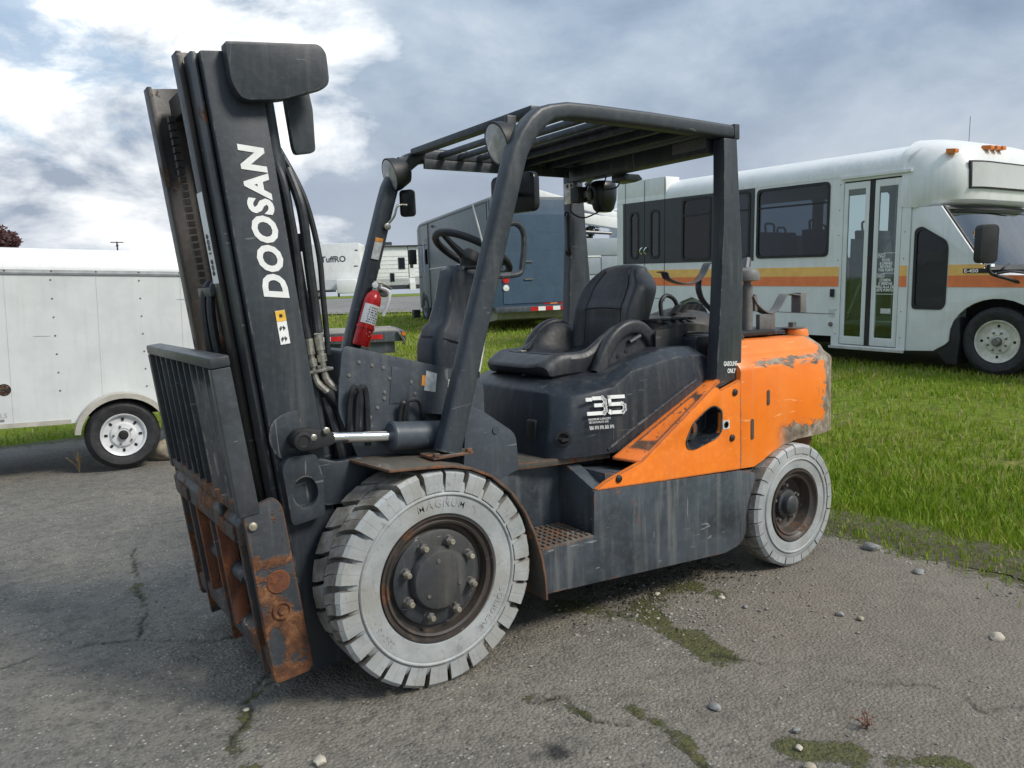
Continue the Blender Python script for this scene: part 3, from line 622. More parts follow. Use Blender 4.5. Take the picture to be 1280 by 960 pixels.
for k, x in enumerate((.725, .835, .945)):
    MB().prism([(x-.017, 1.988), (x+.017, 1.988), (x+.014, 2.012), (x-.014, 2.012)], 'y', -.484, .484).build('roof_bar', m_guard, fk, .004)
MB().box(1.02, 1.598, -.484, .484, 2.000, 2.010).build('roof_plate', m_guard, fk, .003)
for x in (1.06, 1.20, 1.36): MB().prism([(x, 1.97), (x+.02, 1.97), (x+.06, 1.999), (x, 1.999)], 'y', -.484, .484).build('roof_rib', m_guard, fk, .003)
MB().box(1.51, 1.595, -.484, .484, 1.908, 1.985).build('roof_rear_beam', m_guard, fk, .008)
MB().box(1.505, 1.5085, -.482, -.28, 1.930, 1.978).build('reflective_strip', m_galv, fk, .001)
MB().box(.62, 1.50, .47, .484, 1.93, 1.975).build('roof_side_rib', m_guard, fk, .003)
tb = MB(); put_text(tb, 'GASOLINE', (1.520, -.5645, .970), (1, 0, -.06), (0, 0, 1), .029, extrude=.0006, bold=.02, shear=.15, sx=.66); put_text(tb, 'ONLY', (1.545, -.5645, .936), (1, 0, -.06), (0, 0, 1), .029, extrude=.0006, bold=.02, shear=.15, sx=.7)
tb.build('pillar_lettering', m_white, fk)
# work lights
def lamp(c, sgn):
    c = Vector(c); d = Vector((-1, .08, -.28)).normalized()
    b = MB().lathe([(-.075, .001), (-.075, .03), (-.06, .055), (-.01, .075), (.02, .080), (.026, .080), (.026, .072)], c, d, 32).build('work_light', m_black, fk)
    MB().lathe([(.014, .001), (.014, .073), (.026, .072), (.032, .05), (.035, .001)], c, d, 32).build('lamp_lens', m_lens, b)
    MB().box(c.x+.02, c.x+.06, c.y-.012, c.y+.012, c.z-.02, c.z+.10 if sgn < 0 else c.z+.08).build('lamp_bracket', m_guard, b, .003)
lamp((.455, -.435, 1.885), -1); lamp((.475, .50, 1.90), 1)
# mirrors, handles, rear lamp
MB().tube(spline([(.44, -.50, 1.70), (.50, -.44, 1.70), (.56, -.36, 1.71)], 4), .009, 8).build('mirror_arm', m_black, fk)
dm = Matrix.Translation((.575, -.335, 1.715)) @ Matrix.Rotation(R(12), 4, 'Z')
mr = MB().prism(rrect(.235, .150, .028, 4), 'x', -.016, .016).build('rear_view_mirror', m_blackgloss, fk, .008, M=dm)
MB().prism(rrect(.21, .125, .02, 4), 'x', .0165, .018).build('mirror_glass', m_chrome, mr, M=dm)
dm2 = Matrix.Translation((.52, .47, 1.765)) @ Matrix.Rotation(R(35), 4, 'Z')
mr2 = MB().prism(rrect(.075, .125, .018, 4), 'x', -.012, .012).build('side_mirror', m_blackgloss, fk, .005, M=dm2)
MB().prism(rrect(.06, .11, .012, 4), 'x', .0125, .0135).build('mirror_glass', m_chrome, mr2, M=dm2)
MB().tube(spline([(.41, .485, 1.66), (.44, .46, 1.70), (.46, .455, 1.75), (.515, .465, 1.755)], 5), .006, 8).build('mirror_arm', m_fitting, fk)
MB().lathe([(0, .016), (.012, .016), (.014, .010), (.014, .001)], (.41, .48, 1.655), (0, -1, 0), 16).build('mirror_clamp', m_fitting, fk)
MB().tube(spline([(.385, -.515, 1.575), (.455, -.505, 1.585), (.490, -.505, 1.545), (.480, -.505, 1.44), (.455, -.505, 1.40), (.33, -.515, 1.395)], 5), .012, 10).build('grab_handle', m_guard, fk)
MB().tube(spline([(1.49, .47, 1.73), (1.45, .43, 1.72), (1.445, .42, 1.66), (1.445, .42, 1.58), (1.455, .43, 1.545), (1.49, .47, 1.535)], 4), .011, 8).build('grab_handle', m_black, fk)
for z in (1.735, 1.53): MB().lathe([(0, .018), (.02, .016), (.02, .001)], (1.50, .49, z), (-.8, -.6, 0), 12).build('handle_foot', m_black, fk)
rl = MB().box(1.485, 1.495, .42, .50, 1.79, 1.90).build('lamp_mount_plate', m_fitting, fk, .004)
MB().box(1.47, 1.535, .36, .43, 1.79, 1.87).build('lamp_bracket_box', m_black, fk, .006)
MB().box(1.50, 1.56, .32, .37, 1.81, 1.845).build('lamp_bracket_arm', m_bolt, fk, .004)
b = MB()
b.ring([[(1.60 + .075*a*k1, .31 + .05*bq*k1, z) for a, bq in rrect(2, 2, .7, 3)] for z, k1 in ((1.735, .55), (1.75, .75), (1.80, .95), (1.86, 1.0), (1.885, .9), (1.895, .7))])
b.build('rear_work_light', m_blackgloss, fk, angle=40)
for yy in (.44, .475): MB().lathe([(0, .010), (.006, .010), (.008, .006), (.008, .001)], (1.485, yy, 1.885), (-1, 0, 0), 12).build('mount_bolt', m_brass, fk)
MB().tube(spline([(1.49, .45, 1.79), (1.48, .43, 1.74), (1.52, .38, 1.71), (1.57, .32, 1.735)], 5), .004, 6).build('lamp_wire', m_black, fk)
tl_ = MB().prism([(1.56, 1.872), (1.56, 1.906), (1.66, 1.906), (1.69, 1.882), (1.64, 1.866)], 'y', .10, .20).build('tail_lamp', m_blackgloss, fk, .006)
MB().tube(spline([(1.57, .25, 1.91), (1.56, .26, 1.865), (1.57, .25, 1.845), (1.60, .21, 1.85), (1.61, .19, 1.872)], 5), .004, 6).build('lamp_wire', m_black, fk)
st_ = MB().prism([(.352, 1.607), (.390, 1.600), (.360, 1.503), (.322, 1.510)], 'y', .4815, .4800).build('warning_decal', m_decal, fk)
MB().prism([(.352, 1.607), (.390, 1.600), (.384, 1.582), (.346, 1.589)], 'y', .4798, .4790).build('warning_panel', m_odecal, st_)

# ---------------------------------------------------------------- hood
base = [(.635, 0, .652), (.638, -.20, .652), (.652, -.37, .652), (.70, -.435, .652), (.80, -.462, .652), (.93, -.485, .652), (1.10, -.497, .70), (1.30, -.505, .80), (1.48, -.505, .88), (1.56, -.50, .90)]
mid = [(.665, 0, .80), (.668, -.20, .80), (.682, -.37, .80), (.735, -.445, .80), (.82, -.470, .79), (.94, -.488, .79), (1.10, -.498, .82), (1.30, -.505, .88), (1.48, -.505, .93), (1.56, -.50, .95)]
crs = [(.700, 0, .915), (.703, -.20, .913), (.715, -.33, .908), (.765, -.405, .90), (.85, -.450, .912), (.945, -.475, .925), (1.03, -.487, .985), (1.30, -.492, 1.025), (1.47, -.488, 1.02), (1.56, -.47, .985)]
ins = [(.760, 0, .955), (.763, -.18, .953), (.775, -.28, .948), (.815, -.33, .945), (.88, -.37, .950), (.955, -.40, .958), (1.05, -.425, 1.02), (1.30, -.430, 1.065), (1.45, -.425, 1.06), (1.54, -.40, 1.02)]
top = [(.90, 0, .965), (.90, -.12, .965), (.91, -.18, .965), (.93, -.22, .965), (.96, -.25, .968), (1.0, -.28, .97), (1.08, -.30, 1.0), (1.30, -.30, 1.06), (1.42, -.30, 1.06), (1.50, -.28, 1.03)]
def both(r): return list(reversed([(x, -y, z) for x, y, z in r[1:]])) + r
rings = [both(r) for r in (base, mid, crs, ins, top)]
mb = MB(); m_ = len(rings[0]); vs = [p for r in rings for p in r]; fs = []
for i in range(4):
    for q in range(m_-1): fs.append((i*m_+q, i*m_+q+1, (i+1)*m_+q+1, (i+1)*m_+q))
fs.append(tuple(range(4*m_, 5*m_)))
mb.add(vs, fs); hood = mb.build('engine_hood', m_hood, fk, .012, 2, angle=24)
MB().tube(spline([(.90, -.480, .668), (1.02, -.493, .735), (1.16, -.503, .805), (1.30, -.508, .872), (1.40, -.508, .915)], 5), .0065, 8).build('hood_crease', m_hood, hood)
MB().prism(roundpoly([(.655, .70), (.66, .80), (.70, .80), (.695, .70)], .012), 'y', -.30, -.24).build('hood_catch', m_black, hood, .004)
lt = MB()
lt.lathe([(0, .034), (.006, .032), (.006, .022), (0, .020), (0, .001)], (.705, -.432, .735), (-.62, -.78, .10), 24).box(.680, .715, -.455, -.425, .728, .738)
lt.build('hood_latch', m_black, hood)
tb = MB(); nrm = Vector((.13, -.985, .10)).normalized()
rt = Vector((.985, -.125, -.05)).normalized(); upv = Vector((-.02, .12, .99)).normalized()
o35 = Vector((.800, -.4745, .826))
def slab(pts, o): # stroke polyline as thick strokes, for the squarish numerals
    w = .015
    for a, b in zip(pts[:-1], pts[1:]):
        A = Vector(a); B = Vector(b); t = (B-A).normalized()*w/2; n_ = Vector((-t.y, t.x)); A = A - t; B = B + t
        quad = [A+n_, B+n_, B-n_, A-n_]
        lo = [o + rt*p.x + upv*p.y + nrm*.001 for p in quad]; hi = [o + rt*p.x + upv*p.y + nrm*.004 for p in quad]
        tb.add(lo+hi, [(0, 1, 2, 3), (7, 6, 5, 4), (0, 4, 5, 1), (1, 5, 6, 2), (2, 6, 7, 3), (3, 7, 4, 0)])
slab([(.035, .066), (.078, .066), (.088, .056), (.088, .044), (.080, .037), (.042, .037)], o35); slab([(.080, .037), (.088, .030), (.088, .014), (.078, .004), (.003, .004)], o35); slab([(.004, .062), (.018, .062)], o35)
slab([(.182, .068), (.112, .068), (.112, .038), (.172, .038), (.183, .030), (.183, .014), (.172, .004), (.120, .004)], o35); slab([(.108, .004), (.110, .008)], o35)
tb.build('model_number', m_white, hood, label='white number 35 on the hood side')
ib = MB(); o2 = o35 - upv*.024
put_text(ib, 'MAXIMUM CAPACITY', o2, rt, upv, .0125, extrude=.0006, bold=.02, sx=.9); put_text(ib, 'SEE DATA PLATE 3500', o2 - upv*.012, rt, upv, .0115, extrude=.0006, bold=.02, sx=.85)
for k in range(5):
    o3 = o2 - upv*.040 + rt*(.025*k) + nrm*.0015
    for q in range(4): ib.add([o3 + rt*a + upv*b for a, b in ((q*.005, .002+.004*(q*k % 3)), (q*.005+.003, .002), (q*.005+.003, .018), (q*.005, .018-.004*(q % 2)))], [(0, 1, 2, 3)])
for v_ in range(len(ib.v)): ib.v[v_] = tuple(Vector(ib.v[v_]) + nrm*.002)
ib.build('small_decal', m_decal, hood)
# hood rear: filler, dusty vent cover, black end box
MB().prism(roundpoly([(1.50, .90), (1.50, 1.10), (1.76, 1.092), (1.84, 1.088), (1.84, .90)], .02), 'y', -.42, .56).build('hood_end_box', m_hood, fk, .012)
vc = []
for x, z, hw, d in ((1.33, 1.13, .30, .05), (1.42, 1.165, .32, .06), (1.50, 1.175, .34, .06), (1.60, 1.165, .36, .05), (1.68, 1.15, .34, .03)):
    vc.append([(x + .015*math.sin(9*b_), hw*b_, z + d*a_*.3 - .03*abs(b_)**3 + .008*math.sin(13*b_ + x*20)) for a_, b_ in [(-1, -1)] + [(1, -1 + q/6) for q in range(13)] + [(-1, 1)] + [(-1, 1 - q/6) for q in range(1, 12)]])
vcover = MB().ring(vc).build('vent_cover', m_vent, fk, angle=50)
for k in range(5): MB().box(1.365 + .05*k, 1.392 + .05*k, -.3145-.006*k, -.20, 1.166 + .003*min(k, 2), 1.1795 + .001*k).build('vent_slot', m_dark, vcover)
MB().prism(roundpoly([(1.33, 1.135), (1.33, 1.03), (1.40, .985), (1.50, .99), (1.53, 1.05), (1.50, 1.10), (1.60, 1.145)], .015), 'y', -.335, -.325).build('vent_flap', m_vent, fk, .003)
hump = []
for x, z, hw in ((1.62, 1.16, .16), (1.70, 1.20, .20), (1.80, 1.22, .22), (1.90, 1.205, .20), (1.96, 1.16, .16)):
    hump.append([(x, -.02 + hw*math.cos(R(a)), 1.12 + (z-1.12)*max(0, math.sin(R(a)))) for a in range(0, 181, 20)] + [(x, -.02-hw, 1.10), (x, -.02+hw, 1.10)])
MB().ring(hump).build('muffler_cover', m_vent, fk, angle=50)
for k in range(4): MB().prism([(1.68+.05*k, 1.195), (1.70+.05*k, 1.195), (1.74+.05*k, 1.235), (1.72+.05*k, 1.235)], 'y', -.12, -.08).build('cover_slot', m_dark, fk)
MB().tube(spline([(1.66, -.05, 1.17), (1.65, -.05, 1.25), (1.69, -.05, 1.285), (1.75, -.05, 1.26), (1.78, -.05, 1.20)], 5), .011, 8).build('rear_hose', m_hose, fk)
MB().lathe([(0, .018), (.012, .018), (.016, .010), (.016, .001)], (1.755, -.30, 1.055), (0, 0, 1), 12).build('orange_plug', m_orust, fk)

# ---------------------------------------------------------------- orange side panels and counterweight
for s in (-1, 1):
    outer = roundpoly([(.733, .545), (.80, .575), (.985, .622), (1.43, .893), (1.47, .868), (1.60, .903), (1.60, .492), (1.2, .515)], [.008, .03, .01, .02, .002, .004, .004, .01], 3)
    hole = roundpoly([(1.247, .672), (1.258, .640), (1.30, .632), (1.440, .662), (1.468, .69), (1.470, .775), (1.425, .802), (1.385, .795), (1.29, .742)], .018, 3)
    pn = MB().prism(outer, 'y', s*.592, s*.572, holes=[list(reversed(hole))]).build('orange_side_panel', m_orange, fk, .004)
    big = [((x-1.365)*1.06+1.365, (z-.715)*1.06+.715) for x, z in hole]; sm_ = [((x-1.365)*.80+1.39, (z-.715)*.80+.715) for x, z in hole]
    rc = MB().ring([[(x, s*.5925, z) for x, z in big], [(x, s*.5965, z) for x, z in big], [(x, s*.5965, z) for x, z in hole], [(x, s*.50, z) for x, z in sm_]], cap=False); rc.f.append(tuple(range(3*len(hole), 4*len(hole)))); rc.build('filler_recess', m_hood, pn, angle=40)
    MB().lathe([(0, .045), (.03, .045), (.036, .035), (.036, .001)], (1.335, s*.505, .70), (0, s, 0), 24).build('fuel_cap', m_hub, pn)
    MB().box(1.325, 1.345, s*.541, s*.56, .69, .735).build('fuel_cap_tab', m_orust, pn, .004)
    for px, pz in ((.855, .572), (1.56, .850), (1.54, .645)):
        MB().lathe([(0, .016), (.006, .015), (.010, .008), (.010, .001)], (px, s*.592, pz), (0, s, 0), 16).build('panel_bolt', m_black, pn)
    MB().ring([[(.985, s*.590, .623), (.905, s*.50, .640), (.905, s*.50, .628), (.985, s*.588, .611)], [(1.43, s*.590, .895), (1.465, s*.50, .905), (1.465, s*.50, .893), (1.43, s*.588, .883)], [(1.47, s*.585, .915), (1.50, s*.50, .918), (1.50, s*.50, .905), (1.47, s*.585, .90)]]).build('chipped_ledge', m_ledge, fk, .002, label='orange ledge with chipped paint' if s < 0 else None)
dc = MB().box(1.480, 1.523, -.5935, -.5925, .690, .730).build('round_symbol_decal', m_decal, fk)
MB().lathe([(0, .015), (.0012, .015), (.0012, .010), (0, .010)], (1.5015, -.5937, .710), (0, -1, 0), 20).build('decal_print', m_ink, dc)
plan = [(1.606, .588), (2.10, .588), (2.22, .580), (2.32, .555), (2.40, .518), (2.47, .455), (2.515, .36), (2.54, .22), (2.548, 0)]
def cw_ring(z, inset, dx=0):
    r = []
    for x, y in plan: 
        k = 1 - inset/.59; r.append((1.606 + (x-1.606)*(1-inset*.9/.94) , -y*k, z - .018*(x-1.6)))
    return r + [(x, -y, z) for x, y, z in reversed(r[:-1])]
# counterweight body: arched over the steer wheels
def cw_bottom():
    zb = {0: .492, 1: .56, 2: .575, 3: .575, 4: .565, 5: .555, 6: .55, 7: .545, 8: .54}
    pts = [(1.606, .588, .492), (1.70, .588, .487), (1.76, .588, .505), (1.83, .588, .535), (1.92, .588, .560), (2.02, .588, .572), (2.10, .588, .573), (2.22, .580, .570), (2.32, .555, .565), (2.40, .518, .560), (2.47, .455, .556), (2.515, .36, .552), (2.54, .22, .55), (2.548, 0, .55)]
    return pts
bp = cw_bottom()
def lev(z0, z1, inset):
    r = []
    for x, y, zb in bp:
        xx = 1.606 + (x-1.606)*(1-inset*.9/.94); yy = y*(1-inset/.59); z = z0 + (z1-z0)*(x-1.606)/.94
        r.append((xx, -yy, z))
    return r
def full(r): return r + [(x, -y, z) for x, y, z in reversed(r[:-1])]
rb = full([(x, -y, z) for x, y, z in bp])
rings = [rb, full(lev(.70, .70, 0)), full(lev(.935, .935, 0)), full(lev(.955, .950, .006)), full(lev(.985, .975, .035)), full(lev(1.015, 1.00, .045)), full(lev(1.068, 1.050, .105))]
mb = MB(); mb.ring(rings, cap=False); mm_ = len(rings[0])
mb.f.append(tuple(range(6*mm_, 7*mm_)))
cwt = mb.build('counterweight', None, fk, .010, 2, angle=30, label='scraped orange counterweight with a worn grey rear corner')
m, t, b = new_mat('counterweight_paint'); g = G(t); xyz = g.sepxyz(g.co)
n = g.noise(4, 5, .6); c = g.mix(g.step(n, .35, .7), (.86, .205, .014), (.78, .17, .012))
c = g.mix(g.math('MULTIPLY', g.step(g.noise(9, 5, .65, stretch=(2.2, 2.2, .15)), .52, .70), .35), c, (.66, .27, .10))
c = g.mix(g.math('MULTIPLY', g.step(g.noise(28, 3, .5, stretch=(.18, 1, 1.8), dist=1.0, off=(4, 0, 2)), .66, .70), .55), c, (.90, .50, .24))
c = g.mix(g.math('MULTIPLY', g.step(g.noise(2.4, 4, .6, off=(2, 2, 5)), .48, .68), .40), c, (.90, .28, .055))
tear = g.noise(11, 9, .74, dist=.7); rr_ = g.math('ADD', xyz[0], g.math('MULTIPLY', g.math('SUBTRACT', tear, .5), .50))
worn = g.step(rr_, 2.255, 2.27)                                   # rear corner scraped to bare metal
zz = g.math('ADD', xyz[2], g.math('MULTIPLY', g.math('SUBTRACT', g.noise(15, 8, .75, stretch=(.35, 1, 1), dist=.4), .5), .20))
band = g.math('MULTIPLY', g.step(zz, .940, .946), g.math('SUBTRACT', 1.0, g.step(zz, .970, .976)))
band = g.math('MULTIPLY', band, g.step(g.math('ADD', xyz[0], g.math('MULTIPLY', tear, .3)), 1.84, 1.95))
low = g.math('MULTIPLY', g.step(g.math('SUBTRACT', .64, g.math('ADD', xyz[2], g.math('MULTIPLY', g.math('SUBTRACT', tear, .5), .30))), .0, .015), g.step(xyz[0], 1.84, 1.96))
chips = g.step(g.noise(9, 8, .7, off=(7, 3, 1)), .70, .715)
wm_ = g.math('MAXIMUM', g.math('MAXIMUM', worn, band), g.math('MAXIMUM', low, chips))
bare = g.ramp(g.noise(13, 8, .7, dist=.5), [(.28, (.050, .036, .032)), (.44, (.15, .115, .085)), (.56, (.27, .22, .165)), (.70, (.58, .54, .46))])
c = g.mix(wm_, c, bare); c = g.mix(g.math('MULTIPLY', g.step(g.edge(.02), .3, .8), g.step(tear, .42, .5)), c, bare)
g.to(c, b, 'Base Color'); g.to(g.math('ADD', g.math('MULTIPLY', wm_, .3), .38), b, 'Roughness'); g.bump(g.math('ADD', g.math('MULTIPLY', wm_, -1.0), g.math('MULTIPLY', tear, .4)), b, .35, .006)
cwt.data.materials.append(m)
for px, pz, h_ in ((1.80, .80, .045), (1.685, .665, .06)):
    MB().prism(rrect(.020, h_*1.6, .009, 3), 'z', 0, .004).build('worn_slot', m_rust, cwt, M=Matrix.Translation((px, -.587, pz)) @ Matrix.Rotation(R(90), 4, 'X'))
MB().prism([(1.62, .50), (1.66, .55), (1.9, .60), (2.45, .60), (2.45, .35), (2.25, .35), (2.2, .5)], 'y', -.30, .30).build('counterweight_core', m_orust, fk, .01)
for s in (-1, 1): MB().prism([(2.12, .56), (2.42, .56), (2.40, .42), (2.33, .44), (2.26, .50)], 'y', s*.40, s*.32).build('tow_flange', m_orust, fk, .006)
MB().prism(roundpoly([(1.80, -.36), (2.36, -.34), (2.44, -.22), (2.44, .22), (2.36, .34), (1.80, .36)], .05), 'z', 1.066, 1.084).build('top_cover_plate', m_hood, fk, .004)
MB().box(1.86, 2.12, -.385, -.25, 1.072, 1.098).build('rubber_pad', m_black, fk, .01)
bs = MB().lathe([(0, .060), (.03, .056), (.042, .050), (.042, .001)], (2.33, -.36, 1.045), (0, 0, 1), 28).build('lifting_boss', m_orange, fk)
MB().lathe([(0, .062), (.006, .062), (.006, .001)], (2.32, -.34, 1.089), (0, 0, 1), 28).lathe([(.006, .022), (.03, .022), (.032, .016), (.032, .001)], (2.32, -.34, 1.089), (0, 0, 1), 6).build('boss_bolt', m_bolt, bs)
# gas-bottle straps and swing post
def strap(pts, y, w=.045, mat=m_galv, th=.006):
    P = [Vector((x, 0, z)) for x, z in pts]; P = spline(P, 5); n = len(P); rings = []
    for i in range(n):
        t = (P[min(i+1, n-1)] - P[max(i-1, 0)]).normalized(); nn = Vector((-t.z, 0, t.x))*th/2
        rings.append([tuple(P[i]+nn+Vector((0, y-w/2, 0))), tuple(P[i]+nn+Vector((0, y+w/2, 0))), tuple(P[i]-nn+Vector((0, y+w/2, 0))), tuple(P[i]-nn+Vector((0, y-w/2, 0)))])
    return MB().ring(rings).build('bottle_strap', mat, fk, .001)
strap([(1.70, 1.405), (1.73, 1.40), (1.75, 1.371), (1.814, 1.349), (1.892, 1.339), (1.965, 1.354), (2.015, 1.391), (2.05, 1.441), (2.075, 1.445)], 0, .05, m_rail)
strap([(1.99, 1.357), (1.985, 1.307), (2.014, 1.25), (2.076, 1.2), (2.13, 1.15), (2.16, 1.09)], 0, .04, m_rail)
strap([(2.027, 1.267), (2.064, 1.221), (2.134, 1.181), (2.186, 1.174), (2.238, 1.197), (2.291, 1.257), (2.317, 1.269), (2.371, 1.263), (2.454, 1.252)], -.3, .055)
MB().box(2.405, 2.455, -.33, -.27, 1.165, 1.272).build('strap_bracket', m_galv, fk, .004); MB().box(2.075, 2.20, -.325, -.30, 1.085, 1.172).build('strap_bracket', m_galv, fk, .004)
MB().box(2.045, 2.065, -.32, -.24, 1.19, 1.275).build('strap_bracket', m_galv, fk, .003)
MB().lathe([(0, .028), (.26, .028), (.262, .02), (.28, .018), (.285, .062), (.31, .066), (.335, .055), (.35, .030), (.356, .001)], (2.02, -.29, 1.06), (0, 0, 1), 28).build('swing_post', m_galv, fk)
MB().tube([(2.01, -.29, 1.40), (2.045, -.27, 1.45)], .022, 10).build('post_latch', m_rail, fk)

# ---------------------------------------------------------------- seat
def grid_solid(nx, ny, f_top, f_bot):
    vs = [f_top(i/(nx-1), j/(ny-1)) for i in range(nx) for j in range(ny)] + [f_bot(i/(nx-1), j/(ny-1)) for i in range(nx) for j in range(ny)]
    fs = []; o = nx*ny; q = lambda i, j: i*ny+j
    for i in range(nx-1):
        for j in range(ny-1):
            fs.append((q(i, j), q(i+1, j), q(i+1, j+1), q(i, j+1))); fs.append((o+q(i, j), o+q(i, j+1), o+q(i+1, j+1), o+q(i+1, j)))
    for i in range(nx-1): fs.append((q(i, 0), o+q(i, 0), o+q(i+1, 0), q(i+1, 0))); fs.append((q(i, ny-1), q(i+1, ny-1), o+q(i+1, ny-1), o+q(i, ny-1)))
    for j in range(ny-1): fs.append((q(0, j), q(0, j+1), o+q(0, j+1), o+q(0, j))); fs.append((q(nx-1, j), o+q(nx-1, j), o+q(nx-1, j+1), q(nx-1, j+1)))
    return MB().add(vs, fs)
def sm(a, b, x): t = min(1, max(0, (x-a)/(b-a))); return t*t*(3-2*t)
def ctop(s, t):
    b = 2*t-1; x = .775 + .56*s - .05*(1-abs(b)**4)*(1-s)**3; y = .265*b*(1 - .10*(1-sm(0, .3, s)))
    bol = sm(.55, .92, abs(b)); z = 1.052 - .030*sm(.1, .8, s)*(1-bol) + bol*(.012 + .115*sm(.35, .72, s)*(1-.35*sm(.85, 1, s))) - .045*(1-sm(0, .16, s)) - .02*sm(.93, 1, abs(b))
    return (x, y, z)
def cbot(s, t):
    b = 2*t-1; return (.79 + .54*s, .245*b, .958)
seat = empty('seat', parent=fk)
cu = grid_solid(20, 20, ctop, cbot).build('seat_cushion', m_vinyl, seat, angle=60); cu.modifiers.new('sub', 'SUBSURF').render_levels = 1; cu.modifiers['sub'].levels = 1
def bprof(v):  # half width of the backrest by height
    return .205 + .025*math.sin(min(1, v*1.25)*math.pi*.55) - .09*sm(.72, 1.0, v)**1.2
def bfront(s, t):
    v = s; b = 2*t-1; hw = bprof(v); bol = sm(.55, .95, abs(b)); lean = .155*v
    x = 1.255 + lean - .045*bol*(1-.55*v) + .020*math.cos(v*5.5) + .045*sm(.90, 1, abs(b)) - .010*sm(.44, .52, v)*(1-bol)*(1-sm(.52, .62, v)) + .03*sm(.93, 1., v)
    return (x, hw*b, 1.005 + .445*v - .018*abs(b)**3*v)
def bback(s, t):
    v = s; b = 2*t-1; hw = bprof(v)*.92; return (1.365 + .150*v - .03*sm(.9, 1, v), hw*b, 1.005 + .435*v - .018*abs(b)**3*v)
for sgn_ in (-1, 1):
    MB().tube([Vector(bfront(v, .5 + sgn_*.5*(.60 - .08*v))) + Vector((-.001, 0, 0)) for v in np.linspace(.04, .93, 16)], .0035, 6).build('seam', m_black, seat)
MB().tube([Vector(bfront(.50 + .03*(1 - b_*b_*6), .5 + b_)) + Vector((-.001, 0, 0)) for b_ in np.linspace(-.27, .27, 11)], .0035, 6).build('seam', m_black, seat)
MB().tube([Vector(ctop(.20 + .0*b_, .5 + b_)) + Vector((0, 0, .0005)) for b_ in np.linspace(-.34, .34, 13)], .003, 6).build('seam', m_black, seat)
bkr = grid_solid(24, 18, bfront, bback).build('seat_backrest', m_vinyl, seat, angle=60); bkr.modifiers.new('sub', 'SUBSURF').render_levels = 1; bkr.modifiers['sub'].levels = 1
for s in (-1, 1):
    arch = spline([(1.02, s*.285, .965), (1.06, s*.285, 1.04), (1.12, s*.285, 1.115), (1.20, s*.285, 1.155), (1.28, s*.285, 1.145), (1.345, s*.285, 1.085), (1.365, s*.285, 1.01), (1.34, s*.285, .965)], 4)
    MB().sweep(arch, rrect(.065, .050, .018, 3), up=(0, 1, 0)).build('hip_guard', m_vinyl, seat, angle=50)
    MB().prism([(p.x, p.z) for p in arch], 'y', s*.268, s*.288).build('hip_guard_panel', m_vinyl, seat)
    MB().tube([(1.20, s*.30, 1.09), (1.26, s*.305, 1.115)], .011, 8).build('adjuster_lever', m_rail, seat)
    MB().tube([(1.27, s*.30, .99), (1.31, s*.305, 1.045)], .016, 8).build('recline_strut', m_black, seat)
    for px, pz in ((1.14, 1.03), (1.17, .985), (1.22, .985), (1.19, 1.05)):
        MB().lathe([(0, .001), (0, .011), (.002, .011), (.003, .001)], (px, s*.2885, pz), (0, s, 0), 12).build('bolt_hole', m_dark, seat)
    MB().lathe([(0, .008), (.004, .008), (.005, .001)], (1.215, s*.291, .985), (0, s, 0), 10).build('seat_bolt', m_brass, seat)
MB().box(.83, 1.34, -.23, .23, .968, .985).build('seat_rail', m_rail, seat, .003)
bl = MB().box(.915, .945, .14, .17, 1.046, 1.054).build('belt_buckle', m_fitting, seat, .003)
MB().tube(spline([(.94, .155, 1.052), (1.0, .19, 1.06), (1.08, .25, 1.09), (1.15, .27, 1.1)], 4), .010, 6).build('belt_webbing', m_black, seat)
MB().box(1.165, 1.185, -.215, -.195, 1.115, 1.150).build('belt_catch', simple('red_catch', (.45, .03, .03), .4), seat, .003)
for p in ([(.80, -.20, .967), (.86, -.22, .972), (.93, -.16, .970), (.99, -.24, .972)], [(.78, -.05, .962), (.88, -.10, .970), (.92, -.22, .97)]):
    MB().tube(spline(p, 5), .004, 6).build('stray_wire', m_galv, fk)

# ---------------------------------------------------------------- fire extinguisher (hangs on the far front pillar)
m_red = paint('extinguisher_red', (.52, .012, .012), (.45, .010, .010), scratch=.15, dirt=.1, rough=.25)
fe = tag(empty('fire_extinguisher', (.232, .455, 1.112), (0, R(20), 0)), 'red fire extinguisher with white label strapped to the front pillar of the forklift', 'extinguisher')
bd = MB().lathe([(0, .001), (0, .036), (.008, .0395), (.215, .0395), (.240, .034), (.258, .020), (.264, .015), (.264, .001)], (0, 0, 0), (0, 0, 1), 32).build('cylinder', m_red, fe)
def wrap(z0, z1, a0, a1, r, n=16):
    mb = MB(); vs = []; 
    for i in range(n+1):
        a = R(a0 + (a1-a0)*i/n); vs += [(r*math.cos(a), r*math.sin(a), z0), (r*math.cos(a), r*math.sin(a), z1)]
    return mb.add(vs, [(2*i, 2*i+2, 2*i+3, 2*i+1) for i in range(n)])
lab = wrap(.105, .195, -160, -10, .0401).build('label', m_white, bd)
lp = MB()
for k in range(7):
    for q in range(5 + k % 3):
        a = -120 + q*14 + random.uniform(-3, 3); w_ = wrap(.112 + .011*k, .117 + .011*k, a, a + random.uniform(5, 11), .0405, 2); lp.add(w_.v, w_.f)
lp.build('label_print', m_ink, lab)
dmd = MB(); r_ = .0403
dmd.add([(r_*math.cos(R(a)), r_*math.sin(R(a)), z) for a, z in ((-100, .060), (-75, .048), (-50, .060), (-75, .072))], [(0, 1, 2, 3)]); dmd.build('diamond_mark', m_white, bd)
vl = MB().lathe([(.26, .016), (.275, .016), (.278, .012), (.30, .012), (.30, .001)], (0, 0, 0), (0, 0, 1), 16).build('valve', m_fitting, fe)
MB().sweep([(-.02, 0, .302), (.03, 0, .308), (.075, 0, .298)], rrect(.018, .008, .003, 2)).build('upper_lever', m_fitting, vl)
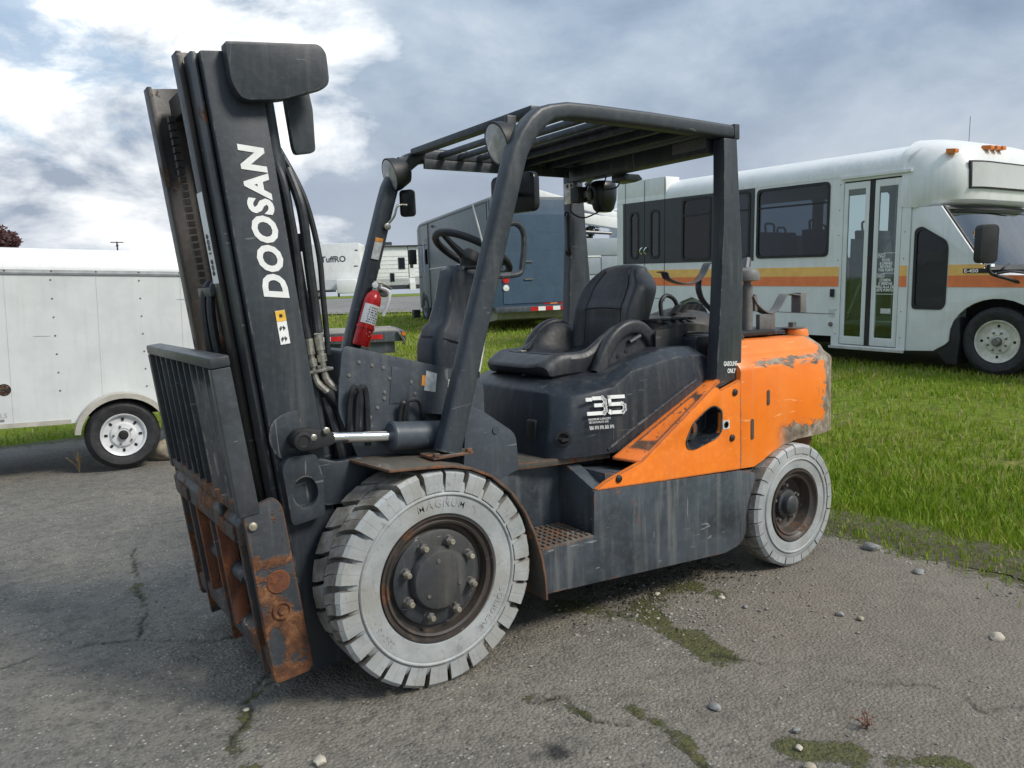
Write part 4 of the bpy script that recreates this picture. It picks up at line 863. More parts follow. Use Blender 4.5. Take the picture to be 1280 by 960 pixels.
MB().sweep([(-.01, 0, .288), (.04, 0, .280), (.075, 0, .262)], rrect(.018, .008, .003, 2)).build('lower_lever', m_fitting, vl)
MB().lathe([(0, .014), (.012, .014), (.014, .001)], (-.012, -.006, .288), (-.3, -1, 0), 16).build('gauge', m_white, vl)
MB().tube(spline([(.015, -.012, .285), (.055, -.03, .275), (.062, -.035, .22), (.056, -.032, .16)], 5), .008, 8).build('nozzle_hose', m_white, fe)
MB().lathe([(.082, .0402), (.094, .0402), (.094, .043), (.082, .043)], (0, 0, 0), (0, 0, 1), 24).build('strap', m_red, fe)
# ================================================================== ground
FH = Vector((c_f.x, c_f.y, 0)).normalized()
def sst(t): t = min(1., max(0., t)); return t*t*(3-2*t)
def gz(x, y):
    s = (x-CAM.x)*FH.x + (y-CAM.y)*FH.y
    za = -.019*min(3, max(0, x)) - .016*min(6, max(0, y+.6))
    zf = .26 + .030*(s-9.3); k = (1.2-zf)*8; zf = 1.2 - (math.log1p(math.exp(k)) if k < 30 else k)/8
    t = sst(max((x-2.6)/5, (s-8.5)/6)); return za + (zf-za)*t
def edge_x(y): return 2.62 + .10*noise.noise((y*1.3, 2.1, 0)) + .05*noise.noise((y*5, 7.1, 0)) - .10*sst((-y-.9)/1.6)
def edge_y(x): return (6.9 if x < .6 else 6.9 - 1.8*sst((x-.6)/1.2)) + .12*noise.noise((x*1.2, 4.4, 0)) + .05*noise.noise((x*5, 1.4, 0))
def on_asphalt(x, y): return x < edge_x(y) and y < edge_y(x)
moss_lines = [([(.744, -.324), (.868, -.493), (.972, -.579), (.951, -.738), (.911, -.912), (.902, -1.042)], .10, 1.0), ([(.95, -.55), (1.121, -.498), (1.346, -.5), (1.381, -.62)], .13, .75),
              ([(.628, -1.558), (.679, -1.608), (.727, -1.687), (.727, -1.736)], .085, 1.0), ([(.781, -1.788), (.85, -1.832), (.946, -1.892)], .035, 1.0), ([(.406, -1.133), (.39, -1.291), (.357, -1.448), (.339, -1.552)], .045, .75),
              ([(.166, -.891), (.252, -.953), (.262, -1.104)], .035, .6), ([(-.64, 1.592), (-.672, 1.268), (-.718, .842)], .05, .6), ([(-.477, -.169), (-.564, -.293), (-.63, -.431), (-.696, -.555), (-.696, -.8)], .035, .6), ([(-.70, -.56), (-.72, -.72)], .08, .6)]
crack_lines = [[(.406, -1.133), (.39, -1.291), (.357, -1.448), (.339, -1.6)], [(1.1, -1.45), (1.299, -1.619), (1.305, -1.70), (1.264, -1.793), (1.397, -1.868), (1.6, -1.95)], [(.166, -.891), (.252, -.953), (.262, -1.104), (.33, -1.2)],
               [(-.60, 1.9), (-.64, 1.592), (-.672, 1.268), (-.718, .842), (-.785, .506)], [(-1.5, .55), (-1.266, .566), (-1.143, .603), (-.939, .565), (-.785, .506), (-.551, .277), (-.361, .237)], [(-.361, .237), (-.40, .0), (-.477, -.169), (-.564, -.293), (-.63, -.431), (-.696, -.555), (-.72, -.9)], [(.902, -1.04), (.93, -1.12), (.97, -1.2)], [(.58, -1.62), (.45, -1.60), (.30, -1.62)], [(-.5, 2.4), (.0, 2.3), (.6, 2.5), (1.3, 2.2)]]
def seg_dist(px, py, line):
    d = np.full(px.shape, 9.)
    for (ax, ay), (bx, by) in zip(line[:-1], line[1:]):
        vx, vy = bx-ax, by-ay; t = np.clip(((px-ax)*vx + (py-ay)*vy)/(vx*vx+vy*vy), 0, 1)
        d = np.minimum(d, np.hypot(px-ax-t*vx, py-ay-t*vy))
    return d
def grid_mesh(name, xs, ys, zf, attrs, mat, keep=None):
    nx, ny = len(xs), len(ys); X, Y = np.meshgrid(xs, ys, indexing='ij'); Z = zf(X, Y)
    co = np.stack([X, Y, Z], -1).reshape(-1, 3)
    i = np.arange(nx-1)[:, None]*ny + np.arange(ny-1)[None, :]; q = np.stack([i, i+ny, i+ny+1, i+1], -1).reshape(-1, 4)
    if keep is not None:
        K = keep(X, Y).reshape(-1); q = q[K[q].any(1)]
    me = bpy.data.meshes.new(name); me.from_pydata(co.tolist(), [], q.tolist()); me.polygons.foreach_set('use_smooth', [True]*len(me.polygons))
    for k, f in attrs.items():
        a = me.attributes.new(k, 'FLOAT', 'POINT'); a.data.foreach_set('value', f(X, Y).reshape(-1).astype(np.float32))
    o = bpy.data.objects.new(name, me); col.objects.link(o); me.materials.append(mat); return o
gzv = np.vectorize(gz, otypes=[float])
def np_noise(X, Y, sc, sd): return np.vectorize(lambda x, y: noise.noise((x*sc, y*sc, sd)), otypes=[float])(X, Y)

# asphalt material: aggregate, worn patches, moss by attribute, dirty verge
def mk_asphalt():
    m, t, b = new_mat('worn_asphalt'); g = G(t)
    big = g.noise(.55, 5, .6); mid = g.noise(5, 6, .65); fine = g.noise(90, 4, .7); grit = g.vor(80, out='Color'); grd = g.vor(80)
    c = g.mix(g.step(big, .35, .66), (.142, .136, .120), (.205, .188, .156))
    c = g.mix(g.math('MULTIPLY', g.step(mid, .42, .68), .5), c, (.075, .074, .070))
    c = g.mix(g.math('MULTIPLY', g.step(fine, .42, .72), .6), c, (.235, .222, .20))
    c = g.mix(g.math('MULTIPLY', g.step(g.noise(150, 2, .6, off=(3, 1, 0)), .58, .72), .7), c, (.05, .05, .05))
    gs = g.sepxyz(grit); c = g.mix(g.math('MULTIPLY', g.step(gs[0], .78, .90), g.math('MULTIPLY', g.math('MULTIPLY', g.step(grd, .45, .25), .9), g.step(g.noise(14, 3, .6, off=(9, 2, 0)), .42, .58))), c, (.48, .46, .42))
    c = g.mix(g.math('MULTIPLY', g.step(gs[1], .80, .9), .5), c, (.05, .05, .05))
    blot = g.noise(17, 5, .7, off=(6, 2, 0)); c = g.mix(g.math('MULTIPLY', g.step(blot, .50, .64), .50), c, (.075, .071, .062)); c = g.mix(g.math('MULTIPLY', g.step(blot, .46, .36), .35), c, (.21, .195, .165))
    tan = g.attr('dust'); c = g.mix(g.math('MULTIPLY', tan, .65), c, g.mix(fine, (.13, .108, .080), (.235, .205, .165)))
    mo = g.math('ADD', g.attr('moss'), g.math('ADD', g.math('MULTIPLY', g.math('SUBTRACT', g.noise(30, 6, .75), .5), 1.5), g.math('MULTIPLY', g.math('SUBTRACT', g.noise(11, 4, .6, off=(2, 5, 0)), .5), 1.1))); mm = g.step(mo, .50, .72)
    mc = g.ramp(g.noise(48, 5, .7), [(.3, (.030, .034, .010)), (.5, (.066, .072, .018)), (.7, (.120, .110, .045))])
    c = g.mix(g.math('MULTIPLY', mm, .92), c, mc)
    c = g.mix(g.math('MULTIPLY', g.attr('crack'), 1.15, clamp=True), c, (.024, .024, .018)); c = g.mix(g.attr('oil'), c, (.02, .02, .021))
    g.to(c, b, 'Base Color'); g.to(g.math('ADD', g.math('MULTIPLY', g.step(big, .35, .6), .18), .66), b, 'Roughness'); b.inputs['Specular IOR Level'].default_value = .35
    h = g.math('ADD', g.math('MULTIPLY', fine, .8), g.math('ADD', g.math('MULTIPLY', grd, -.9), g.math('MULTIPLY', mid, 1.2))); h = g.math('ADD', h, g.math('MULTIPLY', mm, g.noise(110, 3)))
    g.bump(g.math('ADD', h, g.math('MULTIPLY', blot, 1.5)), b, .85, .008); return m
m_asph = mk_asphalt()
def moss_f(X, Y):
    r = np.zeros(X.shape); jx = X+.05*np_noise(X, Y, 6, 3.); jy = Y+.05*np_noise(X, Y, 6, 5.); mk = .95+.55*np_noise(X, Y, 7, 9.)
    for l, w, k in moss_lines: r = np.maximum(r, k*np.exp(-(seg_dist(jx, jy, l)/(w*.95))**2)*mk)
    ex = np.vectorize(edge_x)(Y); r = np.maximum(r, .85*np.exp(-((X-ex+.02)/.16)**2)); return r
def crack_f(X, Y):
    r = np.zeros(X.shape); jx = X + .03*np_noise(X, Y, 9, 1.) + .012*np_noise(X, Y, 30, 5.); jy = Y + .03*np_noise(X, Y, 9, 2.) + .012*np_noise(X, Y, 30, 6.)
    for l in crack_lines: r = np.maximum(r, np.exp(-(seg_dist(jx, jy, l)/.0065)**2)*1.0*np.clip(.60+1.6*np_noise(X, Y, 4, 7.), 0, 1))
    return r
def oil_f(X, Y):
    n = np_noise(X, Y, 22, 3.); return np.clip(1.6*np.exp(-(np.hypot(X-.05, Y+1.184)/.06)**2) + n*.8 - .45, 0, 1)*.9
def dust_f(X, Y):
    n = np_noise(X, Y, .9, 8.)*.5 + np_noise(X, Y, 3, 9.)*.35
    return np.clip(.25 + n + .75*np.clip((X-.2)/1.6, 0, 1)*np.clip((-Y+.2)/.8, 0, 1) - .55*np.clip((-.1-X)/.6, 0, 1), 0, 1)
def near_z(X, Y): return gzv(X, Y) + .0035*np_noise(X, Y, 7, 0.) + .006*np_noise(X, Y, 1.7, 4.) - .010*crack_f(X, Y)
o = grid_mesh('asphalt', np.arange(-2.4, 3.02, .0125), np.arange(-2.6, 3.4, .0125), near_z, dict(moss=moss_f, crack=crack_f, oil=oil_f, dust=dust_f), m_asph, lambda X, Y: X < np.vectorize(edge_x)(Y)+.02)
tag(o, kind='structure')
zero = lambda X, Y: np.zeros(X.shape)
farz = lambda X, Y: gzv(X, Y) - .012
o = grid_mesh('asphalt', np.concatenate([np.arange(-16, -2.4, .4), np.arange(-2.4, 3.1, .08)]), np.concatenate([np.arange(-10, -2.6, .4), np.arange(-2.6, 7, .08)]), farz, dict(moss=lambda X, Y: .8*np.exp(-((Y-np.vectorize(edge_y)(X)+.05)/.25)**2) + .85*np.exp(-((X-np.vectorize(edge_x)(Y)+.02)/.16)**2), crack=zero, oil=zero, dust=dust_f), m_asph,
              lambda X, Y: (X < np.vectorize(edge_x)(Y)+.02) & (Y < np.vectorize(edge_y)(X)+.05) & ~((X > -2.34) & (X < 3.2) & (Y > -2.54) & (Y < 3.32)))
tag(o, kind='structure')
# grass field sheet out to the horizon
def mk_field():
    m, t, b = new_mat('grass_field'); g = G(t)
    n = g.noise(.35, 6, .65); f = g.noise(14, 6, .7); c = g.ramp(n, [(.3, (.120, .185, .018)), (.5, (.165, .220, .026)), (.66, (.215, .215, .06))])
    c = g.mix(g.math('MULTIPLY', g.step(f, .40, .7), .6), c, (.035, .055, .012)); c = g.mix(g.math('MULTIPLY', g.step(g.noise(3, 5, .7, off=(3, 3, 0)), .56, .68), .6), c, (.12, .10, .06))
    g.to(c, b, 'Base Color'); g.to(.9, b, 'Roughness'); b.inputs['Specular IOR Level'].default_value = .15; g.bump(f, b, .8, .06); return m
m_field = mk_field()
xs = np.concatenate([np.linspace(-900, -40, 14), np.linspace(-36, -4, 17), np.arange(-3, 24, .5), np.linspace(25, 60, 18), np.linspace(75, 1500, 16)])
ys = np.concatenate([np.linspace(-400, -30, 8), np.linspace(-24, -4, 9), np.arange(-3, 30, .5), np.linspace(31, 80, 22), np.linspace(100, 1800, 18)])
def field_z(X, Y):
    on = np.vectorize(on_asphalt)(X-.3, Y-.3); return gzv(X, Y) - .03 - .12*on - .03*((X < 3.4) & (X > 2))
o = grid_mesh('grass_field', xs, ys, field_z, {}, m_field); tag(o, kind='structure')
# gravel road across the far side of the field
def mk_gravel():
    m, t, b = new_mat('gravel'); g = G(t); n = g.noise(.5, 6, .65); f = g.noise(9, 7, .75)
    c = g.mix(g.step(n, .35, .65), (.20, .195, .185), (.135, .13, .122)); c = g.mix(g.math('MULTIPLY', g.step(f, .4, .7), .6), c, (.28, .272, .255))
    g.to(c, b, 'Base Color'); g.to(.9, b, 'Roughness'); g.bump(f, b, .7, .04); return m
m_gravel = mk_gravel()
mb = MB(); RT = Vector((FH.y, -FH.x, 0)); n_ = 60; vs = []
for i in range(n_+1):
    l = -60 + 120*i/n_
    for j, s_ in enumerate((25.0, 29, 34, 39, 44.0)):
        p = Vector((CAM.x, CAM.y, 0)) + FH*(s_ + (1.2*noise.noise((l*.15, s_, 0)) if j in (0, 4) else 0) - .10*l) + RT*l; vs.append((p.x, p.y, gz(p.x, p.y) + .02))
mb.add(vs, [(i*5+j, (i+1)*5+j, (i+1)*5+j+1, i*5+j+1) for i in range(n_) for j in range(4)])
tag(mb.build('gravel_road', m_gravel), kind='structure')
# grass blades
def mk_blade():
    m, t, b = new_mat('grass_blade'); g = G(t); r = g.attr('tint')
    c = g.ramp(r, [(0., (.100, .190, .010)), (.40, (.180, .285, .016)), (.70, (.265, .340, .030)), (.90, (.32, .31, .08)), (1., (.42, .36, .18))])
    g.to(c, b, 'Base Color'); g.to(.55, b, 'Roughness'); b.inputs['Specular IOR Level'].default_value = .25
    t.nodes.remove(t.nodes['Material Output']) if False else None
    tr = t.nodes.new('ShaderNodeBsdfTranslucent'); t.links.new(c, tr.inputs[0]); mx = t.nodes.new('ShaderNodeMixShader'); mx.inputs[0].default_value = .35
    t.links.new(b.outputs[0], mx.inputs[1]); t.links.new(tr.outputs[0], mx.inputs[2])
    on = [x for x in t.nodes if x.type == 'OUTPUT_MATERIAL'][0]; t.links.new(mx.outputs[0], on.inputs[0]); return m
m_blade = mk_blade()
def blades(name, pts, hs, ws, tint, label, mat=None):
    n = len(pts); a = rng.uniform(0, 2*np.pi, n); lean = rng.uniform(.1, 1.0, n)*hs; la = rng.uniform(0, 2*np.pi, n)
    dx = np.cos(a)*ws/2; dy = np.sin(a)*ws/2; P = np.zeros((n, 5, 3))
    lx = np.cos(la)*lean; ly = np.sin(la)*lean; P[:] = pts[:, None, :]
    P[:, 0, 0] -= dx; P[:, 0, 1] -= dy; P[:, 1, 0] += dx; P[:, 1, 1] += dy; P[:, :2, 2] -= .02
    P[:, 2, 0] += -dx*.75 + lx*.35; P[:, 2, 1] += -dy*.75 + ly*.35; P[:, 2, 2] += hs*.6; P[:, 3, 0] += dx*.75 + lx*.35; P[:, 3, 1] += dy*.75 + ly*.35; P[:, 3, 2] += hs*.6
    P[:, 4, 0] += lx; P[:, 4, 1] += ly; P[:, 4, 2] += hs*.98
    b = np.arange(n)[:, None]*5; q = np.concatenate([b+0, b+1, b+3, b+2], 1); tr = np.concatenate([b+2, b+3, b+4], 1)
    me = bpy.data.meshes.new(name); me.vertices.add(n*5); me.vertices.foreach_set('co', P.reshape(-1))
    lv = np.concatenate([q, tr], 1).reshape(-1); me.loops.add(n*7); me.loops.foreach_set('vertex_index', lv.astype(np.int32)); me.polygons.add(n*2)
    ls = (np.arange(n)[:, None]*7 + np.array([0, 4])).reshape(-1); me.polygons.foreach_set('loop_start', ls.astype(np.int32)); me.update(calc_edges=True); me.validate()
    at = me.attributes.new('tint', 'FLOAT', 'POINT'); at.data.foreach_set('value', np.repeat(tint, 5).astype(np.float32))
    o = bpy.data.objects.new(name, me); col.objects.link(o); me.materials.append(mat or m_blade); tag(o, label, 'grass', kind='stuff'); return o
nb = 150000
rr = 3.6*(30/3.6)**rng.uniform(0, 1, nb); th = rng.uniform(-.62, .66, nb)      # polar round the camera, thinner with distance
fx = CAM.x + rr*(FH.x*np.cos(th) + RT.x*np.sin(th)); fy = CAM.y + rr*(FH.y*np.cos(th) + RT.y*np.sin(th))
exv = np.vectorize(edge_x)(fy); eyv = np.vectorize(edge_y)(fx)
tuft = np.array([noise.noise((x*.9, y*.9, 3.)) + .6*noise.noise((x*3.1, y*3.1, 8.)) for x, y in zip(fx, fy)])
ok = ((fx > exv + .02 + .12*rng.uniform(0, 1, nb)) | (fy > eyv + .02)) & (rr < 27) & (tuft > -.75 + .0*fx) & ~((fx > 8.2) & (fx < 10) & (fy > -.5) & (fy < 7.5))
thin = np.where((fx - exv) < .35, .45, 1.0); thin = np.where((fx > 5.2) & (fx < 6.6) & (tuft > .1), .35, thin); ok &= rng.uniform(0, 1, nb) < thin
fx, fy, rr, tuft, exv = fx[ok], fy[ok], rr[ok], tuft[ok], exv[ok]
lush = np.clip(1 - np.abs((fx-exv)-1.0)/1.6, 0, 1)*(fy < 2.5)
hs_ = (.022 + .028*rng.uniform(0, 1, len(fx)) + .048*lush*rng.uniform(.4, 1, len(fx)))*(1+.3*tuft) + .0015*rr
pz = gzv(fx, fy)-.03
tint = np.clip(.66 - .32*lush + .32*tuft + rng.normal(0, .22, len(fx)), 0, 1)
blades('grass', np.stack([fx, fy, pz], -1), hs_, .0035 + .0011*rr, tint, 'bright green grass of the field behind the forklift')
# loose gravel on the asphalt, too small to pick apart
m_peb = simple('pebble', (.23, .215, .19), .85, var=.45, scale=12)
def rock_geo(seed, sx=1, sy=1, sz=.7, sub=1, rough=.25):
    bm = bmesh.new(); bmesh.ops.create_icosphere(bm, subdivisions=sub, radius=1)
    vs = []
    for v in bm.verts:
        k = 1 + rough*noise.noise(v.co*1.3 + Vector((seed*3.7, seed, 0))) + rough*.5*noise.noise(v.co*3.1 + Vector((0, seed*2, seed)))
        vs.append((v.co.x*sx*k, v.co.y*sy*k, v.co.z*sz*k))
    fs = [tuple(v.index for v in f.verts) for f in bm.faces]; bm.free(); return vs, fs
mb = MB(); protos = [rock_geo(k, 1, random.uniform(.6, .9), random.uniform(.4, .7), 1) for k in range(8)]
for k in range(2600):
    if k < 1500: x = random.uniform(-2.2, 2.6); y = random.uniform(-2.3, 3)
    elif k < 2100: y = random.uniform(-2.2, 1.2); x = edge_x(y) + random.gauss(-.12, .16)
    else: x = random.gauss(1.15, .35); y = random.gauss(-.55, .25)
    if not on_asphalt(x, y) and k < 1500: continue
    r = .0025 + .006*random.random()**3 + (.004*random.random() if k > 1500 else 0); v0, f0 = protos[k % 8]; a = random.uniform(0, 6.3); ca, sa = math.cos(a), math.sin(a); z = gz(x, y)+.001
    mb.add([(x + r*(p[0]*ca-p[1]*sa), y + r*(p[0]*sa+p[1]*ca), z + r*p[2]) for p in v0], f0)
o = mb.build('gravel', m_peb, angle=60); tag(o, 'loose grit scattered over the asphalt', 'gravel', kind='stuff')
m_stone = [simple('stone_pale', (.42, .38, .31), .8, var=.25, scale=30, bump=.3), simple('stone_grey', (.20, .20, .195), .8, var=.3, scale=30, bump=.3), simple('stone_tan', (.30, .26, .20), .8, var=.3, scale=20, bump=.3)]
stones = [(1.847, -1.594, .030, 0, 'pale round stone alone on the asphalt near the right edge'), (.611, -1.295, .021, 1, 'grey stone in front of the forklift, midway between the two wheels'), (1.157, -.492, .014, 0, 'small pale stone on the moss just below the side panel'),
          (1.344, -.696, .017, 0, 'small pale stone nearest the rear tyre'), (1.346, -.823, .013, 1, 'small grey pebble just in front of the stone by the rear tyre'), (1.585, -1.107, .018, 1, 'grey pebble to the right of the rear tyre, left one of a pair'), (1.612, -1.181, .016, 2, 'flat tan pebble to the right of the rear tyre, right one of a pair'),
          (.573, -1.669, .020, 2, 'tan stone at the bottom edge beside the round moss patch'), (.632, -1.593, .013, 0, 'small pale stone lying inside the round moss patch'), (.703, -1.531, .015, 1, 'grey stone at the upper edge of the round moss patch'),
          (-.52, -.81, .024, 0, 'pale flat chip at the bottom edge below the mast'), (-.606, -.371, .011, 0, 'tiny white chip on the asphalt below the carriage'), (2.45, -.72, .045, 1, 'broken grey lump at the verge behind the rear wheel'), (2.30, -1.05, .028, 1, 'grey stone at the foot of the grass verge')]
for k, (x, y, r, mi, lb) in enumerate(stones):
    v0, f0 = rock_geo(k+20, 1, .8, .55, 2, .35); a = k*1.7; ca, sa = math.cos(a), math.sin(a)
    o = MB().add([(r*(p[0]*ca-p[1]*sa), r*(p[0]*sa+p[1]*ca), r*p[2]) for p in v0], f0).build('stone', m_stone[mi], angle=50); o.location = (x, y, gz(x, y) + r*.3); tag(o, lb, 'stone', 'stones lying on the asphalt')
def boulder(x, y, r, sy, sz, lb, mi=2, seed=3, z=None):
    v0, f0 = rock_geo(seed, 1, sy, sz, 3, .22); o = MB().add([(r*p[0], r*p[1], r*p[2]) for p in v0], f0).build('boulder', m_stone[mi], angle=60); o.location = (x, y, (gz(x, y) if z is None else z) + r*sz*.7); tag(o, lb, 'boulder')
boulder(.16, 4.80, .145, .8, .72, 'smooth tan boulder wedged behind the white trailer wheel')
boulder(3.75, 7.15, .17, .9, .6, 'pale boulder in the grass at the end of the flat trailer', 0, 9)
# weeds
def weed(x, y, h, n, colr, lb, spread=.12, seedy=True):
    r = tag(empty('weed', (x, y, gz(x, y)-.005)), lb, 'weed'); mt = simple('weed_stem', colr, .8, var=.3, scale=50)
    for k in range(n):
        a = random.uniform(0, 6.3); l = random.uniform(.6, 1)*h; s_ = spread*random.uniform(.3, 1); p = spline([(0, 0, 0), (s_*.3*math.cos(a), s_*.3*math.sin(a), l*.5), (s_*math.cos(a), s_*math.sin(a), l)], 4)
        mb = MB().tube(p, [.0022]*4 + [.0016]*5, 5)
        if seedy:
            for q in range(7):
                c = p[int(3 + q*.7)] + Vector((random.uniform(-.012, .012), random.uniform(-.012, .012), random.uniform(-.004, .01))); v0, f0 = protos[q % 8]
                mb.add([c + Vector(w)*.005 for w in v0], f0)
        mb.build('stem', mt, r)
weed(.885, -1.652, .060, 4, (.16, .075, .05), 'thin reddish weed growing from the asphalt at lower right', .05)
weed(-.586, 4.72, .21, 9, (.30, .21, .10), 'dry tan weed in front of the white trailer wheel', .10)
weed(-.05, 3.3, .22, 8, (.26, .20, .11), 'dry grass tuft on the asphalt beside the carriage', .12, False)
weed(2.66, -.28, .20, 7, (.24, .21, .08), 'tall pale weed on the verge right behind the rear tyre', .09)
# soil of the verge between asphalt and grass
m_soil, t, b = new_mat('verge_soil'); g = G(t)
c = g.ramp(g.noise(26, 7, .72), [(.3, (.055, .047, .030)), (.48, (.12, .105, .065)), (.60, (.105, .125, .030)), (.75, (.23, .205, .15))]); g.to(c, b, 'Base Color'); g.to(.95, b, 'Roughness'); g.bump(g.noise(40, 6, .75), b, 1.0, .03)
vs = []; rows = [(-.06, .001), (.02, .012), (.12, .022), (.24, .018), (.40, .0), (.55, -.04)]; ny_ = 240
for i in range(ny_+1):
    y = -3 + 7.5*i/ny_
    for dx, dz in rows:
        x = edge_x(y) + dx + .04*noise.noise((y*3, dx*4, 1.)); vs.append((x, y, gz(x, y) + dz + (.012*noise.noise((x*14, y*14, 2.)) if dz > .002 else 0)))
k_ = len(rows); o = MB().add(vs, [(i*k_+j, (i+1)*k_+j, (i+1)*k_+j+1, i*k_+j+1) for i in range(ny_) for j in range(k_-1)]).build('verge_soil', m_soil, angle=180); tag(o, kind='structure')
# crumbs of soil and tiny plants under the side panel and on the moss
mb = MB()
for k in range(700):
    x = random.uniform(.65, 1.75); y = -.40 + random.gauss(0, .10) - .05*(x-.7); r = .003 + .011*random.random()**2.5; v0, f0 = protos[k % 8]; z = gz(x, y)
    mb.add([(x + r*p[0], y + r*p[1], z + r*p[2]) for p in v0], f0)
o = mb.build('soil_crumbs', simple('soil_crumb', (.045, .038, .028), .95, var=.5, scale=30), angle=60); tag(o, 'dark soil crumbs lying under the side panel of the forklift', 'soil', kind='stuff')
tp = []
for l, w, k in moss_lines[:1]:
    for q in range(14):
        i_ = random.randrange(len(l)-1); t_ = random.random(); x = l[i_][0]*(1-t_) + l[i_+1][0]*t_ + random.gauss(0, w*.28); y = l[i_][1]*(1-t_) + l[i_+1][1]*t_ + random.gauss(0, w*.28); tp.append((x, y, gz(x, y)+.012))
vp = []
for q in range(7000):
    y = random.uniform(-2.2, 3.5); x = edge_x(y) + random.gauss(.14, .13); vp.append((x, y, gz(x, y)+.015))
vp = np.array(vp); blades('grass', vp, rng.uniform(.006, .030, len(vp)), rng.uniform(.004, .010, len(vp)), np.clip(rng.normal(.55, .28, len(vp)), 0, 1), 'short thin grass creeping over the verge beside the asphalt')
tp = np.array(tp); nt_ = len(tp); blades('ground_plants', tp, rng.uniform(.003, .009, nt_)*np.where(tp[:, 0] > 2.2, 4.5, 1.0), rng.uniform(.004, .010, nt_), np.clip(rng.normal(.5, .22, nt_), 0, 1), 'tiny plants and moss tufts on the asphalt and along its verge', simple('moss_tuft', (.070, .078, .020), .95, var=.6, scale=40))

# ================================================================== background vehicles
m_wht = paint('white_gelcoat', (.76, .77, .765), (.70, .71, .705), scratch=.08, dirt=.30, rough=.32, dirt_col=(.47, .46, .43), bump=.03, fleck=.03)
m_wht2 = paint('aged_white_panel', (.62, .645, .645), (.56, .585, .585), scratch=.06, dirt=.30, rough=.40, dirt_col=(.50, .50, .47), bump=.03, fleck=.03)
t_ = m_wht2.node_tree; g_ = G(t_); b_ = [n for n in t_.nodes if n.type == 'BSDF_PRINCIPLED'][0]; g_.bump(g_.noise(2.2, 3, .5), b_, .35, .03)
m_trim = simple('aluminium_trim', (.55, .55, .55), .35, metal=.5, var=.15)
m_tan = simple('weathered_trim', (.42, .40, .35), .5, var=.15)
m_rub = simple('road_tyre', (.022, .022, .024), .7, var=.4, scale=20, bump=.2)
m_wrim = simple('white_wheel', (.62, .63, .64), .35, var=.12)
m_crim = simple('cream_wheel', (.60, .57, .50), .4, var=.2)
m_charc = paint('charcoal_band', (.035, .038, .048), (.030, .033, .042), scratch=.05, dirt=.1, rough=.35)
m_syel = simple('yellow_stripe', (.90, .52, .14), .4, var=.08); m_sor = simple('orange_stripe', (.86, .22, .07), .4, var=.08)
m_amber = simple('amber_lens', (.65, .18, .02), .25); m_redl = simple('red_lens', (.50, .02, .02), .25); m_wl = simple('clear_lens', (.70, .70, .68), .2)
def mk_glass(name, tint, mixf):
    m, t, b = new_mat(name); tr = t.nodes.new('ShaderNodeBsdfTransparent'); tr.inputs[0].default_value = (*tint, 1); gl = t.nodes.new('ShaderNodeBsdfGlossy'); gl.inputs['Roughness'].default_value = .03; gl.inputs[0].default_value = (.9, .92, .95, 1)
    fr = t.nodes.new('ShaderNodeFresnel'); fr.inputs[0].default_value = 1.5; ad = t.nodes.new('ShaderNodeMath'); ad.operation = 'ADD'; ad.inputs[1].default_value = mixf; ad.use_clamp = True; t.links.new(fr.outputs[0], ad.inputs[0])
    mx = t.nodes.new('ShaderNodeMixShader'); t.links.new(ad.outputs[0], mx.inputs[0]); t.links.new(tr.outputs[0], mx.inputs[1]); t.links.new(gl.outputs[0], mx.inputs[2])
    on = [x for x in t.nodes if x.type == 'OUTPUT_MATERIAL'][0]; t.links.new(mx.outputs[0], on.inputs[0]); t.nodes.remove(b); return m
m_tint = mk_glass('tinted_glass', (.27, .32, .36), .0); m_clear = mk_glass('clear_glass', (.72, .80, .78), .02)
def road_wheel(parent, c, sgn, r, rim, w, rim_mat, nuts=5, holes=8, name='wheel'):
    root = empty(name, c, parent=parent); h = w/2; ax = (0, sgn, 0)
    MB().lathe([(-h+.06, rim*.9), (-h+.02, rim*.98), (-h+.004, rim+.02), (-h, r*.86), (-h+.03, r*.985), (-h*.5, r), (h*.5, r), (h-.03, r*.985), (h, r*.86), (h-.004, rim+.02), (h-.02, rim*.98), (h-.06, rim*.9)], (0, 0, 0), ax, 40, False).build('tyre', m_rub, root)
    rm = MB().lathe([(h-.10, rim*.99), (h-.012, rim), (h-.004, rim*.98), (h-.010, rim*.92), (h-.035, rim*.86), (h-.040, rim*.60), (h-.02, rim*.52), (h-.015, rim*.32), (h-.02, rim*.3), (h-.02, .001)], (0, 0, 0), ax, 40).build('rim', rim_mat, root)
    for k in range(holes):
        a = 2*math.pi*k/holes; MB().prism(rrect(rim*.16, rim*.12, rim*.04, 2), 'z', 0, .003).build('vent_hole', m_dark, rm, M=Matrix.Translation((math.cos(a)*rim*.73, sgn*(h-.0365), math.sin(a)*rim*.73)) @ Matrix.Rotation(-a, 4, 'Y') @ Matrix.Rotation(R(90), 4, 'X'))
    for k in range(nuts):
        a = 2*math.pi*(k+.5)/nuts; MB().lathe([(0, rim*.055), (.015, rim*.05), (.018, .001)], (math.cos(a)*rim*.42, sgn*(h-.018), math.sin(a)*rim*.42), ax, 6).build('nut', m_bolt, rm)
    MB().lathe([(0, rim*.22), (.03, rim*.2), (.04, rim*.14), (.04, .001)], (0, sgn*(h-.02), 0), ax, 20).build('hub', m_dark if rim_mat is m_wrim else m_bolt, rm)
    return root
def frame_empty(name, P0, phi, tau, flip=False):
    """local X along the side, local Y towards the viewer's side of it, Z up"""
    d = Vector((math.cos(phi)*math.cos(tau), math.sin(phi)*math.cos(tau), math.sin(tau))); o = empty(name); y = Vector((0, 0, 1)).cross(d).normalized(); u = d.cross(y)
    o.matrix_world = Matrix(((d.x, y.x, u.x, P0[0]), (d.y, y.y, u.y, P0[1]), (d.z, y.z, u.z, P0[2]), (0, 0, 0, 1))); return o

